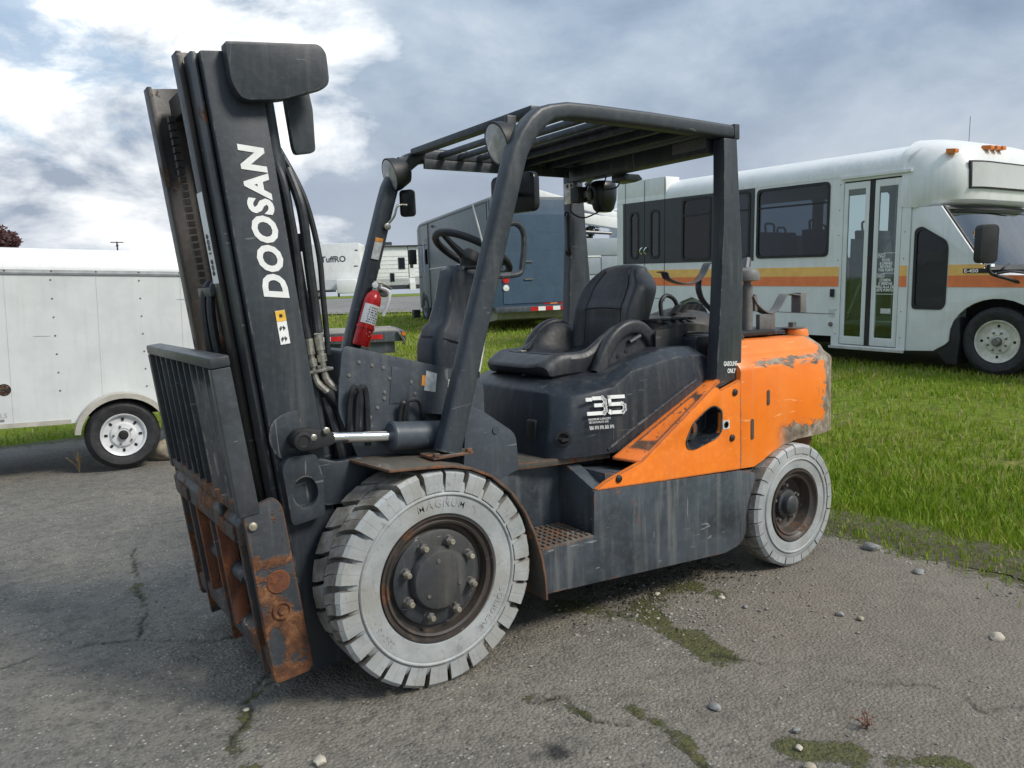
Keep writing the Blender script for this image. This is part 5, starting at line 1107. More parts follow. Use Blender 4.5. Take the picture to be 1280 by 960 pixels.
# ---- white cargo trailer (left). local X to the right along its side, local Y away from the viewer
T = tag(frame_empty('cargo_trailer', (-.232, 4.666, .219), R(-3.6), R(-2.0)), 'white enclosed cargo trailer with one wheel and a rounded fender, behind the mast', 'trailer')
LX0, LX1 = -1.55, 1.25
fen_hole = [(-.40, .115)] + [(.01 - .36*math.cos(R(a)), .02 + .315*math.sin(R(a))) for a in range(20, 161, 10)] + [(.40, .095)]
sidep = [(LX0, .115), (-.40, .115)] + [(.01 - .355*math.cos(R(a)), .02 + .31*math.sin(R(a))) for a in range(18, 163, 9)] + [(.38, .095), (LX1, .10), (LX1, 1.40), (LX0, 1.40)]
MB().prism(sidep, 'y', .0, .03).build('side_wall', m_wht2, T)
for x in (-.135, .535, -.80): MB().box(x-.0012, x+.0012, -.0012, -.0002, .155, 1.372).build('sheet_joint', m_trim, T)
MB().box(LX0, LX0+.03, .031, 1.5, .115, 1.40).box(LX1-.03, LX1, .031, 1.5, .10, 1.40).box(LX0+.031, LX1-.031, 1.47, 1.5, .115, 1.40).build('body_wall', m_wht2, T)
MB().box(LX0+.04, LX1-.04, .19, 1.46, .14, .17).box(LX0+.04, LX1-.04, .19, .20, .17, .5).build('trailer_floor', m_dark, T)
rfp = [(0.0, 1.385), (-.008, 1.405), (0, 1.44), (.03, 1.51), (.09, 1.565), (.2, 1.60), (.75, 1.635), (1.3, 1.60), (1.41, 1.565), (1.47, 1.51), (1.5, 1.44), (1.5, 1.385)]
MB().ring([[(x, y, z) for y, z in rfp] for x in (LX0, LX1)]).build('roof', m_wht, T)
MB().box(LX0, LX1, -.012, -.0085, 1.375, 1.412).box(LX0, LX1, -.018, -.0125, 1.385, 1.392).build('drip_rail', m_trim, T)
MB().box(LX0, -.385, -.008, -.001, .112, .150).build('bottom_trim', m_tan, T); MB().box(.385, LX1, -.008, -.001, .098, .135).build('bottom_trim', m_tan, T)
arc = [(.01 - .372*math.cos(R(a)), .01 + .345*math.sin(R(a))) for a in range(4, 177, 8)]
rg = []
for x, z in arc:
    dx, dz = (x-.01), (z-.01); l = math.hypot(dx, dz); nx, nz = dx/l, dz/l
    rg.append([(x, -.17, z-.03*0), (x+nx*.008, -.17, z+nz*.008), (x+nx*.008, -.003, z+nz*.008), (x, -.003, z)])
MB().ring(rg).build('fender', m_tan, T, angle=40)
rg2 = [[(x - (x-.01)*.10, -.172, z - (z-.01)*.10), (x+(x-.01)*.02, -.172, z+(z-.01)*.02), (x+(x-.01)*.02, -.1705, z+(z-.01)*.02), (x - (x-.01)*.10, -.1705, z - (z-.01)*.10)] for x, z in arc]
MB().ring(rg2).build('fender_lip', m_tan, T, angle=40)
road_wheel(T, (0, -.06, -.002), -1, .298, .185, .17, m_wrim, 5, 8)
for x in (-.47, .20):
    for k in range(7):
        MB().lathe([(0, .008), (.003, .007), (.004, .001)], (x + .003*k, 0, 1.33 - .155*k), (0, -1, 0), 8).build('screw', m_bolt, T)
for x in np.arange(LX0+.1, LX1, .33): MB().lathe([(0, .009), (.004, .007), (.005, .001)], (x, -.012, 1.402), (0, -1, 0), 8).build('screw', m_bolt, T)
dc = MB().lathe([(0, .05), (.001, .05), (.001, .001)], (-.85, 0, .43), (0, -1, 0), 28).build('round_decal', simple('peach_decal', (.55, .33, .22), .5), T)
MB().lathe([(.001, .05), (.0015, .05), (.0015, .043), (.001, .043)], (-.85, 0, .43), (0, -1, 0), 28).build('decal_ring', m_ink, dc); MB().box(-.88, -.82, -.0018, -.001, .425, .437).build('decal_print', m_ink, dc)
tb = MB(); put_text(tb, 'RENTALS', (-1.06, -.001, .20), (1, 0, 0), (0, 0, 1), .055, extrude=.0005); tb.build('grey_lettering', m_trim, T)
tb = MB(); put_text(tb, '1-800 600 6100', (-1.06, -.001, .165), (1, 0, 0), (0, 0, 1), .032, extrude=.0005, bold=.02); tb.build('black_lettering', m_ink, T)
MB().box(-.62, -.50, -.0012, -.0004, .86, .866).box(.5, .66, -.0012, -.0004, 1.16, 1.17).build('scuff', m_trim, T)
MB().box(-.10, .10, .10, 1.2, -.03, .03).build('axle', m_dark, T)

# ---- shuttle bus (right). local X to the rear, local Y towards the viewer, Z up
B = tag(frame_empty('shuttle_bus', (7.847, 2.116, .455), R(89.0), R(1.62)), 'white shuttle bus with yellow and orange stripes, parked on the grass', 'bus')
BW = -2.25
winA = [(1.06, 1.13), (2.20, 1.13), (2.20, 2.07), (1.06, 2.07)]; winB = [(2.31, 1.13), (2.93, 1.13), (2.93, 2.07), (2.31, 2.07)]; winC = [(3.03, 1.13), (3.62, 1.13), (3.62, 2.07), (3.03, 2.07)]
rw1 = [(4.10, 1.18), (4.32, 1.18), (4.32, 1.95), (4.10, 1.95)]; rw2 = [(4.58, 1.18), (4.80, 1.18), (4.80, 1.95), (4.58, 1.95)]
door = [(.105, .02), (.87, .02), (.87, 2.04), (.105, 2.04)]
wh = [list(reversed(roundpoly(w, .07, 3))) for w in (winA, winB, winC, rw1, rw2)]
bs_ = [(0, 0), (.98, 0), (.98, .12), (3.0, .10), (3.05, .30), (3.15, .50), (3.4, .58), (3.65, .50), (3.75, .30), (3.8, .08), (5.12, .08), (5.12, 2.12), (0, 2.12)]
MB().prism(bs_, 'y', 0, -.05, holes=wh + [list(reversed(door))]).build('side_wall', m_wht, B)
fw = [list(reversed(roundpoly(w, .07, 3))) for w in ([(.3, 1.13), (1.4, 1.13), (1.4, 2.07), (.3, 2.07)], [(1.6, 1.13), (2.7, 1.13), (2.7, 2.07), (1.6, 2.07)], [(2.9, 1.13), (4.0, 1.13), (4.0, 2.07), (2.9, 2.07)])]
MB().prism([(0, 0), (5.12, 0), (5.12, 2.12), (0, 2.12)], 'y', BW, BW+.05, holes=fw).build('far_wall', m_wht, B)
MB().box(5.07, 5.119, BW+.051, -.051, .10, 2.12).build('rear_wall', m_wht, B)
MB().prism([(2.24, 1.105), (4.97, 1.105), (4.97, 2.105), (2.24, 2.105)], 'y', .0035, .0005, holes=wh[1:]).build('dark_band', m_charc, B)
MB().box(.90, 5.0, .0006, .0045, .88, 1.0).build('yellow_stripe', m_syel, B); MB().box(.90, 5.0, .0006, .0045, .752, .8795).build('orange_stripe', m_sor, B)
MB().box(.012, .10, .0006, .0045, .88, 1.0).build('yellow_stripe', m_syel, B); MB().box(.012, .10, .0006, .0045, .752, .8795).build('orange_stripe', m_sor, B)
def pane(poly, nm='window', rad=.07, split=None, mat=m_tint):
    o = roundpoly(poly, rad, 3); cx_ = sum(p[0] for p in poly)/len(poly); cz_ = sum(p[1] for p in poly)/len(poly)
    inn = [(cx_ + (x-cx_)*(1-.035/max(.03, abs(poly[1][0]-poly[0][0])/2)), cz_ + (z-cz_)*(1-.035/(abs(poly[2][1]-poly[1][1])/2))) for x, z in o]
    f = MB().prism(o, 'y', .012, -.045, holes=[list(reversed(inn))]).build(nm, m_black, B, angle=25)
    MB().prism(inn, 'y', -.004, -.010).build('pane', mat, f)
    if split: MB().box(min(p[0] for p in inn)+.005, max(p[0] for p in inn)-.005, -.003, .008, split, split+.022).build('window_bar', m_black, f)
    return f
pane(winA, split=1.80); pane(winB, split=1.80); pane(winC, split=1.80); pane(rw1, rad=.08, mat=m_clear); pane(rw2, rad=.08, mat=m_clear)
for x0, x1 in ((4.0, 4.448), (4.452, 4.90)):
    MB().prism([(x0, .12), (x1, .12), (x1, 2.44), (x0, 2.44)], 'y', .0015, .0002).build('lift_door_seam', m_wht, B) if False else None
for x in (3.99, 4.45, 4.91): MB().box(x-.004, x+.004, .0055, .0075, .50, 2.42).build('door_seam', m_ink, B)
for x in (4.40, 4.50): MB().tube(spline([(x, .01, 1.26), (x+.02, .04, 1.29), (x, .04, 1.34), (x-.01, .01, 1.36)], 3), .012, 6).build('door_handle', m_chrome, B)
MB().prism([(3.96, 2.125), (5.12, 2.125), (5.12, 2.45), (3.98, 2.45)], 'y', -.002, -.30).build('door_hood', m_wht, B, .01)
MB().box(3.99, 4.90, .0005, .004, .545, .552).box(.95, 3.0, .0005, .004, .40, .406).build('panel_line', m_ink, B)
# entrance doors
for x0, x1 in ((.115, .455), (.525, .865)):
    d_ = MB().prism([(x0, .03), (x1, .03), (x1, 2.02), (x0, 2.02)], 'y', -.005, -.035, holes=[[(x0+.055, 1.94), (x1-.055, 1.94), (x1-.055, .13), (x0+.055, .13)]]).build('entrance_door', m_wht, B, .003)
    MB().box(x0+.055, x1-.055, -.022, -.018, .13, 1.94).build('door_pane', m_clear, d_)
MB().box(.457, .523, -.004, -.03, .03, 2.02).build('door_seal', m_black, B)
tb = MB(); right = Vector((-1, 0, 0)); up = Vector((0, 0, 1)); yy = -.0165
for z, rows in ((1.10, ('FOOD', '& DRINKS', 'BEYOND', 'THIS POINT')), (.86, ('COMIDA', 'O BEBIDAS', 'MAS ALLA DE', 'ESTE PUNTO'))):
    put_text(tb, 'NO', (.385, yy, z+.005), right, up, .050, extrude=.0005, bold=.03)
    for k, s_ in enumerate(rows):
        w_ = text_width(s_, .046, extrude=.0005, bold=.03, sx=.8); put_text(tb, s_, (.285 + w_/2, yy, z-.045-.040*k), right, up, .046, extrude=.0005, bold=.03, sx=.8)
    tb.box(.17, .32, yy-.0005, yy+.0005, z+.05, z+.056)
    for bx in ((.30, .40, z-.004, z), (.30, .40, z+.046, z+.05), (.396, .40, z, z+.046), (.30, .304, z, z+.046)): tb.box(bx[0], bx[1], yy-.0005, yy+.0005, bx[2], bx[3])
tb.box(.18, .39, yy-.0005, yy+.0005, .66, .666); tb.build('door_lettering', m_white, B)
MB().box(.20, .33, yy-.0005, yy+.0005, .43, .49).build('door_sticker', m_decal, B)
MB().box(.95, 1.0, .0005, .03, .62, .72).build('door_switch', m_black, B, .004); MB().lathe([(0, .03), (.02, .025), (.022, .001)], (.99, 0, .27), (0, 1, 0), 16).build('filler_lock', m_bolt, B)
MB().box(.93, 1.02, .0005, .003, .36, .46).build('round_sticker', m_decal, B)
for x in (.06, .92):
    for k in range(7): MB().lathe([(0, .008), (.003, .007), (.004, .001)], (x, 0, .15 + .31*k), (0, 1, 0), 8).build('rivet', m_bolt, B)
MB().box(-.002, 1.0, .001, .02, -.03, -.001).build('door_sill', m_trim, B)
MB().box(.0, .90, .006, .03, 2.07, 2.10).build('drip_rail', m_wht, B)
# roof shell
sec = [(0.004, 2.10), (.004, 2.16), (-.03, 2.25), (-.12, 2.34), (-.35, 2.41), (-1.12, 2.47), (BW+.35, 2.41), (BW+.12, 2.34), (BW+.03, 2.25), (BW-.004, 2.16), (BW-.004, 2.10), (BW+.06, 2.12), (BW/2, 2.20), (-.06, 2.12)]
MB().ring([[(x, y, z) for y, z in sec] for x in (.12, 5.10)]).build('roof', m_wht, B, angle=40)
# front cap over the cab
rings = []
for k in range(21):
    y = .004 + (BW-.008)*k/20; e = min(k, 20-k)/20*2.25; t_ = min(1, e/.55); f = -.06 - .46*math.sqrt(max(0, 1-(1-t_)**2)); dz = -.16*(1-min(1, e/.35))**2; top = 2.47 - .05*(abs(y-BW/2)/1.12)**2 + dz
    prof = [(.125, 1.68), (f*.55, 1.66), (f-.01, 1.73), (f-.045, 1.86), (f-.035, 2.05), (f+.03, top-.20), (f+.13, top-.09), (f*.3+.06, top-.01), (.125, top+.01)]
    rings.append([(x, y, z) for x, z in prof])
MB().ring(rings).build('front_cap', m_wht, B, angle=50)
def capf(y): e = min(-y, y-BW); t_ = min(1, e/.55); return -.06 - .46*math.sqrt(max(0, 1-(1-t_)**2))
ys_ = [-.27 - .155*k for k in range(12)]
fr_ = MB(); fr_.ring([[(capf(y)-.050, y, 2.15), (capf(y)-.062, y, 1.84), (capf(y)-.035, y, 1.84), (capf(y)-.020, y, 2.15)] for y in ys_]); sg = fr_.build('sign_frame', m_black, B, .006, angle=40)
gl_ = MB(); gl_.ring([[(capf(y)-.058, y, 2.13), (capf(y)-.070, y, 1.862), (capf(y)-.055, y, 1.862), (capf(y)-.046, y, 2.13)] for y in ys_[0:1] + ys_[1:-1] + ys_[-1:]]) ; gl_.v = [(v[0], min(-.29, max(v[1], -1.95)), v[2]) for v in gl_.v]; gl_.build('sign_glass', simple('sign_panel', (.50, .51, .50), .25, var=.05, scale=2), sg, angle=40)
for y, z in ((-.16, 2.26), (-.66, 2.31), (-.80, 2.315), (-.94, 2.32)):
    MB().ring([[(capf(y)-.02+dx, y+dy*k, z+dz) for dx, dy, dz in ((0, -.04, -.02), (0, .04, -.02), (0, .04, .02), (0, -.04, .02))] if k == 1 else [(capf(y)+.08, y+dy, z+dz) for dy, dz in ((-.05, -.03), (.05, -.03), (.05, .03), (-.05, .03))] for k in (0, 1)]).build('marker_light', m_amber, B, .006)
MB().tube([(-.1, -1.0, 2.45), (-.1, -1.0, 2.75)], .003, 6).build('aerial', m_black, B)
# cab
arch = [(-1.0 + .50*math.cos(R(a)), .19 + .44*math.sin(R(a))) for a in range(0, 181, 12)]
cabp = [(-.004, .0), (-.33, .02), (-.46, .10)] + [(-.50, .14)] + arch[1:-1] + [(-1.52, .10), (-1.9, .06), (-2.02, .20), (-2.04, .50), (-1.98, .74), (-1.5, .83), (-.90, .90), (-.84, .95), (-.335, 1.66), (-.004, 1.66)]
cwin = [(-.06, .50), (-.40, .50), (-.44, .56), (-.44, 1.20), (-.41, 1.27), (-.13, 1.44), (-.055, 1.40)]
for y0, y1 in ((-.02, -.06), (BW+.06, BW+.02)):
    MB().prism(cabp, 'y', y0, y1, holes=[list(cwin)]).build('cab_side', m_wht, B, .004)
cfo = roundpoly(cwin, .05, 3); cc = (-.25, .95); cfi = [((x-cc[0])*.86+cc[0], (z-cc[1])*.94+cc[1]) for x, z in cfo]; cfo2 = [((x-cc[0])*1.03+cc[0], (z-cc[1])*1.015+cc[1]) for x, z in cfo]
fr2 = MB().prism(cfo2, 'y', -.010, -.05, holes=[list(reversed(cfi))]).build('cab_window', m_black, B, angle=25); MB().prism(cfi, 'y', -.025, -.031).build('pane', m_tint, fr2)
MB().prism([(-.46, 1.0), (-1.5, .93), (-1.5, .88), (-.46, .88)], 'y', -.0185, -.0175).build('yellow_stripe', m_syel, B) if False else None
MB().box(-.84, -.455, -.0195, -.0155, .88, 1.0).build('yellow_stripe', m_syel, B); MB().box(-1.5, -.455, -.0195, -.0155, .752, .8795).build('orange_stripe', m_sor, B); MB().prism([(-.845, .88), (-1.05, .88), (-.90, .896), (-.845, .94)], 'y', -.0195, -.0155).build('yellow_stripe', m_syel, B)
tb = MB(); tb.box(-.90, -.62, -.0145, -.011, .905, .955); bd_ = tb.build('badge', m_black, B, .004); tb = MB(); put_text(tb, 'E-450', (-.635, -.0105, .912), (-1, 0, 0), (0, 0, 1), .052, extrude=.001, bold=.02, sx=1.25); tb.build('badge_lettering', m_chrome, bd_)
# bonnet, windscreen, cab roof
hd = [(-.92, .905), (-1.5, .85), (-1.92, .76), (-2.02, .55), (-2.02, .15), (-1.6, .15), (-1.6, .70), (-.95, .82)]
MB().prism(hd, 'y', -.061, BW+.061).build('bonnet', m_wht, B, .02)
MB().box(-1.58, -.48, -.42, BW+.42, .05, .78).build('engine_bay', m_dark, B)
ws = []
for k in range(13):
    y = -.075 + (BW+.15)*k/12; b_ = .10*(1-((y-BW/2)/1.05)**2); ws.append([(-.85-b_, y, .93), (-.335-b_, y, 1.655), (-.330-b_, y, 1.65), (-.845-b_, y, .925)])
wso = MB().ring(ws).build('windscreen', mk_glass('screen_glass', (.66, .76, .74), .16), B, angle=40)
sb_ = MB(); sb_.ring([[(p[0]-.006, p[1], p[2]+.004) for p in [tuple(Vector(r[1]).lerp(Vector(r[0]), f)) for f in (0, .10)]] + [tuple(Vector(r[1]).lerp(Vector(r[0]), f)) for f in (.10, 0)] for r in ws]); sb_.build('sun_band', m_tint, wso)
for f0, f1 in ((.0, .05), (.93, 1.0)):
    MB().ring([[(p[0]-.008, p[1], p[2]+.006) for p in [tuple(Vector(r[1]).lerp(Vector(r[0]), f)) for f in (f0, f1)]] + [(p[0]+.01, p[1], p[2]-.01) for p in [tuple(Vector(r[1]).lerp(Vector(r[0]), f)) for f in (f1, f0)]] for r in ws]).build('windscreen_seal', m_black, wso)
MB().tube([tuple(Vector(ws[0][1]) + Vector((-.004, .004, 0))), tuple(Vector(ws[0][0]) + Vector((-.004, .004, 0)))], .022, 8).build('windscreen_seal', m_black, wso)
MB().tube([(-.93, -.25, .955), (-.80, -.75, 1.04)], .010, 6).build('wiper', m_black, B)
stk = Vector(ws[0][1]).lerp(Vector(ws[0][0]), .45)
MB().tube([(stk.x-.035 + .0*k + .02*math.cos(2*math.pi*k/16)*.55, stk.y-.24 + .055*math.sin(2*math.pi*k/16), stk.z + .05*math.cos(2*math.pi*k/16)) for k in range(16)], .007, 6, closed=True).build('screen_marking', m_syel, B)
MB().box(-.86, -.80, -.12, -.2, .97, 1.0).build('screen_sticker', m_white, B)
MB().box(-.36, .10, -.07, BW+.07, 1.652, 1.658).build('cab_ceiling', m_wht, B)
# interior
m_int = simple('bus_interior', (.30, .32, .32), .8); m_seat = simple('bus_seat', (.03, .035, .045), .8); m_rail2 = simple('grab_rail', (.55, .56, .56), .3, metal=.6)
MB().box(-.4, 5.06, -.06, BW+.06, .28, .32).build('bus_floor', m_int, B); MB().box(.90, 5.0, -.10, BW+.10, 2.09, 2.098).build('bus_ceiling', m_int, B)
MB().box(.92, 5.05, -.075, -.055, .33, 1.10).build('inner_side_lining', m_int, B); MB().box(.92, .95, -.3, -1.0, .33, 1.35).build('modesty_panel', m_int, B)
for k in range(5):
    for y0 in (-.16, -1.35):
        x = 1.35 + .72*k; s_ = MB().prism(roundpoly([(x, .75), (x+.14, 1.50), (x+.24, 1.50), (x+.16, .70)], .03), 'y', y0, y0-.72).prism([(x-.35, .68), (x+.1, .68), (x+.1, .80), (x-.35, .80)], 'y', y0, y0-.72).build('passenger_seat', m_seat, B, .02)
        MB().tube(spline([(x+.15, y0-.06, 1.48), (x+.16, y0-.06, 1.60), (x+.17, y0-.14, 1.62), (x+.16, y0-.24, 1.60), (x+.15, y0-.24, 1.48)], 4), .016, 6).build('grab_loop', m_black, s_)
for y0 in (-.45, -1.55): MB().prism(roundpoly([(.05, .60), (.10, 1.45), (.22, 1.45), (.22, .60)], .03), 'y', y0-.1, y0-.58).prism([(-.40, .62), (.1, .62), (.1, .76), (-.40, .76)], 'y', y0-.1, y0-.58).build('cab_seat', m_seat, B, .02)
MB().tube(spline([(.84, -.10, .35), (.60, -.12, .95), (.35, -.16, 1.30), (.15, -.20, 1.35)], 5), .016, 8).build('grab_rail', m_rail2, B); MB().tube([(.48, -.5, .3), (.48, -.5, 2.08)], .016, 8).build('grab_rail', m_rail2, B); MB().tube(spline([(-.1, -.10, 1.00), (-.3, -.12, 1.25), (-.45, -.12, 1.26)], 4), .016, 8).build('grab_rail', m_rail2, B); MB().tube([(-.22, -.6, .4), (-.22, -.6, 1.6)], .016, 8).build('grab_rail', m_rail2, B)
for k in range(3): MB().box(.12, .86, -.06 - .25*k, -.31 - .25*k, -.0 + .11*k, .06 + .11*k).build('entry_step', m_int, B)
MB().box(-.75, -.50, -.2, BW+.2, .80, 1.0).build('dashboard', m_black, B, .03)
# mirror
mm3 = MB().prism(rrect(.20, .40, .05, 3), 'x', -.05, .06).build('door_mirror', m_black, B, .03, M=Matrix.Translation((-.98, .26, 1.21)) @ Matrix.Rotation(R(-28), 4, 'Z'))
MB().tube(spline([(-1.0, .24, .99), (-1.02, .20, .90), (-1.12, .04, .84), (-1.20, -.03, .80)], 4), .017, 8).build('mirror_arm', m_black, B); MB().tube(spline([(-1.06, .18, .90), (-1.16, .10, .92), (-1.25, -.03, .90)], 4), .013, 8).build('mirror_arm', m_black, B)
road_wheel(B, (-1.0, -.16, .165), 1, .375, .235, .235, m_crim, 8, 4); road_wheel(B, (-1.0, BW+.16, .165), -1, .375, .235, .235, m_crim, 8, 4)
road_wheel(B, (3.42, -.16, .165), 1, .375, .235, .235, m_crim, 8, 4); road_wheel(B, (3.42, BW+.16, .165), -1, .375, .235, .235, m_crim, 8, 4)
MB().prism([(-.34, .02), (-.48, -.12), (-.60, -.12), (-.62, .20), (-.60, .42), (-.50, .36)], 'y', -.035, -.30).build('mud_flap', m_black, B, .01)
MB().box(-1.9, 5.0, -.45, BW+.45, -.02, .12).build('chassis_rail', m_dark, B)

# ---- step van. local X away from the viewer along its side, local Y to the viewer's left
m_van = paint('van_paint', (.125, .145, .160), (.105, .124, .14), scratch=.15, dirt=.35, rough=.42, dirt_col=(.16, .165, .165), bump=.05)
m_vrear = paint('van_rear_paint', (.050, .086, .135), (.043, .074, .117), scratch=.15, dirt=.25, rough=.40, dirt_col=(.10, .12, .15), bump=.05)
V = tag(frame_empty('step_van', (7.742, 10.913, .928), R(76), 0), 'blue-grey step van with a roll-up rear door, parked beyond the grass', 'van')
VL, VW, VH = 6.25, -2.12, 2.34
shell = [(0, .0), (0, VH-.10), (-.03, VH-.03), (-.10, VH), (VW+.10, VH), (VW+.03, VH-.03), (VW, VH-.10), (VW, 0)]
MB().ring([[(x, y, z) for y, z in shell] for x in (0, VL-.55)]).build('body', m_van, V, .01)
MB().ring([[(VL-.55, y, z) for y, z in shell], [(VL-.25, y, z*.985) for y, z in shell], [(VL, y*.96-.04, min(z, VH*.93)) for y, z in shell]]).build('cab_front', m_van, V, .01)
MB().box(-.02, -.001, VW+.04, -.04, .04, VH-.06).build('rear_frame', m_vrear, V, .004)
for k in range(5):
    z0 = .12 + .37*k; pnl = MB().box(-.035, -.0205, VW+.28, -.28, z0, z0+.3685).build('door_panel', m_vrear, V)
    if k in (1, 2): MB().box(-.06, -.0355, -.95, -.75, z0+.12, z0+.15).build('door_handle', m_bolt, pnl)
for y in (-.34, VW+.14):
    MB().lathe([(0, .075), (.03, .07), (.035, .001)], (-.021, y, .62), (-1, 0, 0), 20).build('tail_light', m_redl, V); MB().lathe([(0, .070), (.03, .065), (.035, .001)], (-.021, y, .45), (-1, 0, 0), 20).build('reversing_light', m_wl, V)
MB().lathe([(0, .06), (.03, .055), (.035, .001)], (-.021, VW+.14, .80), (-1, 0, 0), 20).build('marker_light', m_amber, V)
for k in range(10): MB().box(-.024, -.0205, VW+.03, VW+.075, .55+.16*k, .55+.16*(k+1)-.002).build('reflective_tape', (m_redl, m_white)[k % 2], V)
MB().box(-.16, -.021, VW+.05, -.05, -.06, .055).build('rear_bumper', m_frame, V, .01)
for k in range(7): MB().box(-.164, -.1605, VW+.1+.17*k, VW+.1+.17*(k+1)-.004, -.045, .04).build('reflective_tape', (m_redl, m_white)[k % 2], V)
for k in range(5): MB().box(-.024, -.0205, VW+.1+.17*k, VW+.1+.17*(k+1)-.004, .085, .115).build('reflective_tape', (m_redl, m_odecal)[k % 2], V)
MB().box(-.02, VL-.5, .0, .012, VH-.11, VH-.09).build('gutter_rail', m_charc, V); MB().box(.1, VL-1.4, .001, .012, 1.02, 1.05).build('rub_rail', m_trim, V); MB().box(.02, .05, .001, .014, .02, VH-.1).build('corner_trim', m_charc, V)
MB().box(VL-1.38, VL-1.35, .001, .016, .02, VH-.1).build('door_track', m_charc, V)
cd = MB().prism([(VL-1.33, .02), (VL-.72, .02), (VL-.72, 1.85), (VL-1.33, 1.85)], 'y', .001, .010).build('cab_door', m_van, V, .004); MB().box(VL-1.26, VL-.80, .0105, .013, .98, 1.75).build('door_window', m_clear, cd); MB().box(VL-1.02, VL-.99, .0135, .016, .98, 1.75).build('window_bar', m_charc, cd)
MB().box(VL-.70, VL-.45, .002, .008, .98, 1.75).build('quarter_window', m_tint, V)
MB().box(VL-.58, VL-.44, .14, .34, 1.20, 1.60).build('door_mirror', m_black, V, .02)
MB().tube([(VL-.5, .01, 1.72), (VL-.5, .36, 1.72), (VL-.5, .36, .85), (VL-.5, .01, .85)], .012, 6).build('mirror_frame', m_black, V)
MB().box(VL-1.9, VL-1.8, .001, .05, VH-.25, VH-.2).build('side_lamp', m_bolt, V); MB().box(VL-.2, VL+.05, .02, .2, -.28, -.05).build('front_step', m_black, V)
road_wheel(V, (VL-.80, -.09, .00), 1, .40, .22, .24, m_van, 6, 0)
MB().prism([(VL-.80 + .47*math.cos(R(a)), .47*math.sin(R(a)) + .0) for a in range(0, 181, 15)], 'y', .0012, .004).build('wheel_arch', m_dark, V); road_wheel(V, (VL-.55, VW+.17, .05), -1, .38, .22, .24, m_van, 6, 0)
road_wheel(V, (1.45, -.17, .00), 1, .38, .22, .24, m_van, 6, 0); road_wheel(V, (1.45, VW+.17, .00), -1, .38, .22, .24, m_van, 6, 0)
MB().prism([(.35, -.02), (.35, -.22), (1.0, -.30), (1.0, -.02)], 'y', -.25, VW+.25).build('fuel_tank', m_tan, V, .02)
MB().box(.5, VL-.5, -.6, VW+.6, -.12, -.01).build('chassis_rail', m_dark, V)

# ---- grey service truck with a white boom between van and bus
m_sv = paint('service_grey', (.26, .30, .345), (.23, .27, .31), scratch=.05, dirt=.2, rough=.45, dirt_col=(.30, .31, .32), bump=.04)
S_ = tag(frame_empty('service_truck', (11.0, 12.2, gz(11, 12.2)+.45), R(-12), 0), 'pale grey service truck with locker doors and a white boom, between van and bus', 'truck')
MB().box(-1.4, 3.4, .0, 2.2, .05, 1.52).build('service_body', m_sv, S_, .02)
for k, (x0, x1, z0, z1) in enumerate(((-1.3, -.35, .15, 1.05), (-.3, .75, .15, .60), (-.3, .75, .64, 1.05), (.8, 1.85, .15, 1.05), (-1.3, 1.85, 1.10, 1.47), (1.9, 2.9, .15, 1.05))):
    d_ = MB().box(x0, x1, -.018, -.001, z0, z1).build('locker_door', m_sv, S_, .006); MB().box((x0+x1)/2-.04, (x0+x1)/2+.04, -.03, -.0185, z1-.20, z1-.12).build('latch', m_black, d_)
MB().box(-.32, .78, -.03, -.0005, 1.06, 1.095).build('body_rail', m_wht, S_)
MB().ring([[(3.2, .6+a, 1.70+b) for a, b in ((-.14, -.14), (.14, -.14), (.14, .14), (-.14, .14))], [(-1.6, .6+a, 2.35+b) for a, b in ((-.12, -.12), (.12, -.12), (.12, .12), (-.12, .12))]]).build('boom', m_wht, S_, .02)
MB().ring([[(2.8, 1.0+a, 1.9+b) for a, b in ((-.10, -.10), (.10, -.10), (.10, .10), (-.10, .10))], [(-.6, 1.0+a, 2.75+b) for a, b in ((-.09, -.09), (.09, -.09), (.09, .09), (-.09, .09))]]).build('upper_boom', m_wht, S_, .02)
MB().box(-.5, .1, .15, .5, 1.53, 1.68).build('control_box', m_wht, S_, .04); MB().tube([(-1.0, .3, 1.95), (.2, .35, 1.72), (1.3, .35, 1.66)], .04, 8).build('hydraulic_ram', m_charc, S_); MB().box(-1.1, -.9, .2, .35, 1.53, 1.75).build('work_lamp', m_black, S_, .02)
MB().lathe([(0, .30), (.8, .28), (.85, .2)], (2.0, 1.1, 1.5), (0, 0, 1), 20).build('turret', m_wht, S_)
for x in (-.6, 2.3): road_wheel(S_, (x, .16, -.02), -1, .42, .24, .24, m_crim, 8, 0)
MB().box(-1.3, 3.3, .4, 1.9, -.1, .045).build('chassis_rail', m_dark, S_)

# ---- flat trailer with grey planks, partly hidden by the cowl
F_ = tag(frame_empty('flat_trailer', (2.55, 8.10, .78), R(-21), R(0)), 'low flat trailer with grey plank deck and red and white tape, behind the cowl', 'trailer')
m_plank = simple('weathered_plank', (.25, .235, .21), .85, var=.35, scale=5, bump=.4); FL0, FL1 = -2.0, 1.52
for k in range(9): MB().box(FL0, FL1-.02-.01*(k % 2), .05+.185*k, .05+.185*k+.175, -.005+.004*(k % 3), .035+.004*(k % 2)).build('plank', m_plank, F_, .004)
MB().box(FL0, FL1, -.0, .045, -.13, .02).box(FL1+.001, FL1+.06, 0, 1.72, -.13, .02).build('frame_rail', m_frame, F_, .006)
for k in range(14): 
    x0 = FL0 + .25*k; MB().box(x0, min(x0+.248, FL1-.25), -.004, -.0005, -.085, -.02).build('reflective_tape', (m_redl, m_white)[k % 2], F_) if x0 < FL1-.3 else None
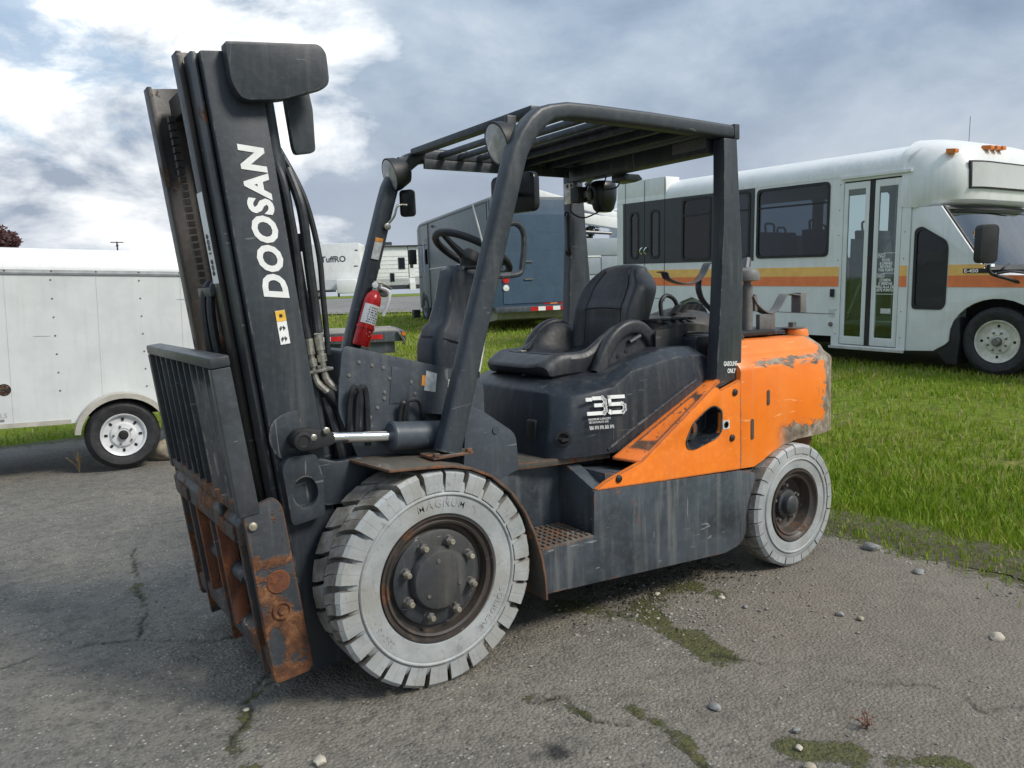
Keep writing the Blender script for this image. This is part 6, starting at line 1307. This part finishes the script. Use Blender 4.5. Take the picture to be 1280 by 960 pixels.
MB().box(FL0, FL1-.1, .05, 1.6, -.30, -.135).build('under_frame', m_frame, F_); MB().tube(spline([(FL1-.05, -.01, .02), (FL1-.02, -.03, -.03), (FL1+.03, -.03, -.12), (FL1+.02, -.02, -.18)], 4), .02, 6).build('safety_chain', m_bolt, F_); MB().lathe([(0, .03), (.05, .03)], (FL1+.03, -.05, -.02), (0, 1, 0), 12).build('side_lamp', m_amber, F_)
MB().tube(spline([(FL0+1.2, .02, .03), (FL0+1.22, .02, .09), (FL0+1.28, .02, .10), (FL0+1.3, .02, .03)], 4), .014, 6).build('tie_ring', m_bolt, F_)
for x in (-.9, -.1): road_wheel(F_, (x, .25, -.30), -1, .30, .18, .18, m_crim, 5, 0)

# ---- caravans on the far side of the gravel road
def px_dir(px, dist):   # heading measured on the photograph -> ground point at that distance
    d = c_f*979.1 + c_r*(px-640) ; d = Vector((d.x, d.y, 0)).normalized(); return Vector((CAM.x, CAM.y, 0)) + d*dist
def caravan(px, dist, rot, Ln, H, lb, kind):
    p = px_dir(px, dist); o = tag(empty('caravan', (p.x, p.y, gz(p.x, p.y)), (0, 0, rot)), lb, 'caravan')
    prof = roundpoly([(0, .55), (Ln, .55), (Ln, H), (0, H)], .12, 3)
    MB().prism(prof, 'y', 0, 2.4).build('body', m_wht, o, .03)
    MB().box(.1, Ln-.1, -.004, -.0005, .56, 1.15).build('lower_band', m_wht2 if kind == 0 else m_trim, o)
    if kind == 0:
        tb = MB(); put_text(tb, 'TuffRO', (Ln*.42, -.006, H-1.12), (1, 0, 0), (0, 0, 1), .50, extrude=.003, bold=.02); tb.build('lettering', m_charc, o)
        MB().box(Ln*.08, Ln*.2, .6, 1.2, H+.01, H+.28).build('roof_vent', m_wht, o, .04); MB().box(Ln*.32, Ln*.4, .6, 1.2, H+.01, H+.16).build('roof_vent', m_trim, o, .04)
        MB().box(Ln*.93, Ln*.97, -.006, -.001, H-.5, H-.42).build('clearance_lamp', m_charc, o); MB().box(Ln*.90, Ln*.96, -.006, -.001, H-1.45, H-1.38).build('clearance_lamp', m_charc, o)
        MB().box(Ln*.35, Ln*.62, -1.1, -.1, .42, .52).build('drawbar', m_dark, o); MB().tube([(Ln*.68, -.6, .1), (Ln*.68, -.6, 1.0)], .06, 8).build('jack', m_dark, o); MB().box(Ln*.66, Ln*.95, -.7, -.1, .3, 1.15).build('tank_cover', m_wht, o, .08)
        for x in (.2, .32): road_wheel(o, (Ln*x, .25, .35), -1, .36, .2, .22, m_crim, 5, 0)
    else:
        for k in range(8): MB().box(.05, Ln-.05, -.012, -.001, .75+.26*k, .775+.26*k).build('siding_rib', m_trim, o)
        MB().box(-.1, Ln+.1, -.15, .1, H-.12, H-.02).build('awning', m_charc, o)
        for x0, x1, z0, z1 in ((Ln*.58, Ln*.70, 1.75, 2.5), (Ln*.42, Ln*.50, .95, 1.5), (Ln*.10, Ln*.25, 1.8, 2.4)):
            w = MB().box(x0, x1, -.03, -.002, z0, z1).build('window', m_black, o); MB().box(x0+.06, x1-.06, -.036, -.0305, z0+.06, z1-.06).build('pane', m_tint, w)
        d_ = MB().box(Ln*.77, Ln*.87, -.02, -.002, .8, 2.6).build('door', m_wht, o); MB().box(Ln*.79, Ln*.85, -.03, -.0205, 1.8, 2.5).build('door_window', m_black, d_)
        MB().box(Ln*.76, Ln*.86, -.5, -.05, .35, .85).build('steps', m_wht, o); MB().box(Ln*.3, Ln*.5, .5, 1.3, H+.01, H+.25).build('roof_vent', m_charc, o, .04)
        MB().box(0, Ln, -.02, -.0008, .45, .72).build('skirt', m_charc, o)
        for x in (.18, .30): road_wheel(o, (Ln*x, .2, .36), -1, .38, .22, .24, m_charc, 5, 0)
    return o
ROT = math.atan2(RT.y, RT.x)
caravan(376, 50, ROT+R(2), 4.1, 3.35, 'white caravan with dark lettering on its front, far behind the hoses', 0)
caravan(466, 52, ROT+R(14), 3.6, 3.3, 'white caravan with ribbed siding and dark awning, left of the step van', 1)
# ---- far trees
m_leafr = simple('copper_leaf', (.055, .018, .018), .7, var=.5, scale=.6); m_leafg = simple('dark_conifer_leaf', (.022, .034, .018), .8, var=.4, scale=.6); m_bark = simple('bark', (.07, .055, .045), .9, var=.3)
def leaf_cloud(mb, c, r, n, size):
    for k in range(n):
        d = Vector((random.gauss(0, 1), random.gauss(0, 1), random.gauss(0, 1))).normalized()*r*random.random()**.45; p = Vector(c) + d
        a = Vector((random.gauss(0, 1), random.gauss(0, 1), random.gauss(0, 1))).normalized(); b = a.orthogonal().normalized(); s_ = size*random.uniform(.5, 1.3)
        mb.add([p - a*s_, p + b*s_*.6, p + a*s_, p - b*s_*.6], [(0, 1, 2, 3)])
def broad_tree(px, dist, h, w, lb):
    p = px_dir(px, dist); o = tag(empty('broadleaf_tree', (p.x, p.y, gz(p.x, p.y))), lb, 'tree'); tr = MB().tube([(0, 0, -.2), (.1, 0, h*.35), (.0, .1, h*.6), (.1, 0, h*.9)], [.22, .17, .11, .03], 8)
    cr = MB()
    for k in range(26):
        a = random.uniform(0, 6.3); zz = random.uniform(.35, 1.0); rad = w*.5*math.sin(math.pi*min(1, (zz-.2)/.95))*random.uniform(.3, 1); c = (rad*math.cos(a), rad*math.sin(a), h*zz)
        tr.tube([(0, 0, h*zz*.6), c], [.06, .015], 5); leaf_cloud(cr, c, w*.16, 110, .16)
    tr.build('trunk', m_bark, o); cr.build('crown', m_leafr, o)
def conifer(px, dist, h, w, lb):
    p = px_dir(px, dist); o = tag(empty('conifer_tree', (p.x, p.y, gz(p.x, p.y))), lb, 'tree'); tr = MB().tube([(0, 0, -.2), (0, 0, h*.5), (.05, 0, h)], [.25, .15, .02], 8); cr = MB()
    for k in range(70):
        zz = random.uniform(.15, .99); a = random.uniform(0, 6.3); rad = w*.5*(1.02-zz)*random.uniform(.5, 1.1); e = Vector((rad*math.cos(a), rad*math.sin(a), h*zz - rad*.1)); tr.tube([(0, 0, h*zz), e], [.03, .008], 4)
        for q in range(9):
            c = Vector((0, 0, h*zz)).lerp(e, .25+.09*q); leaf_cloud(cr, c, .16, 7, .10)
    tr.build('trunk', m_bark, o); cr.build('crown', m_leafg, o)
broad_tree(-12, 62, 6.1, 4.2, 'dark copper-leaved tree rising behind the white cargo trailer')
broad_tree(14, 64, 5.2, 3.4, 'small dark copper bush at the right foot of the taller tree')
conifer(743, 60, 9.2, 3.4, 'sparse dark conifer beyond the van and the bus')
pl_ = px_dir(163, 60)
o = tag(empty('utility_pole', (pl_.x, pl_.y, gz(pl_.x, pl_.y))), 'thin far utility pole with crossarm above the cargo trailer roof', 'pole'); MB().tube([(0, 0, 0), (0, 0, 4.35)], .05, 6).build('post', m_bark, o); MB().box(-.04, .04, -.4, .4, 4.05, 4.11).box(-.4, .4, -.04, .04, 4.27, 4.33).build('crossarm', m_bark, o)
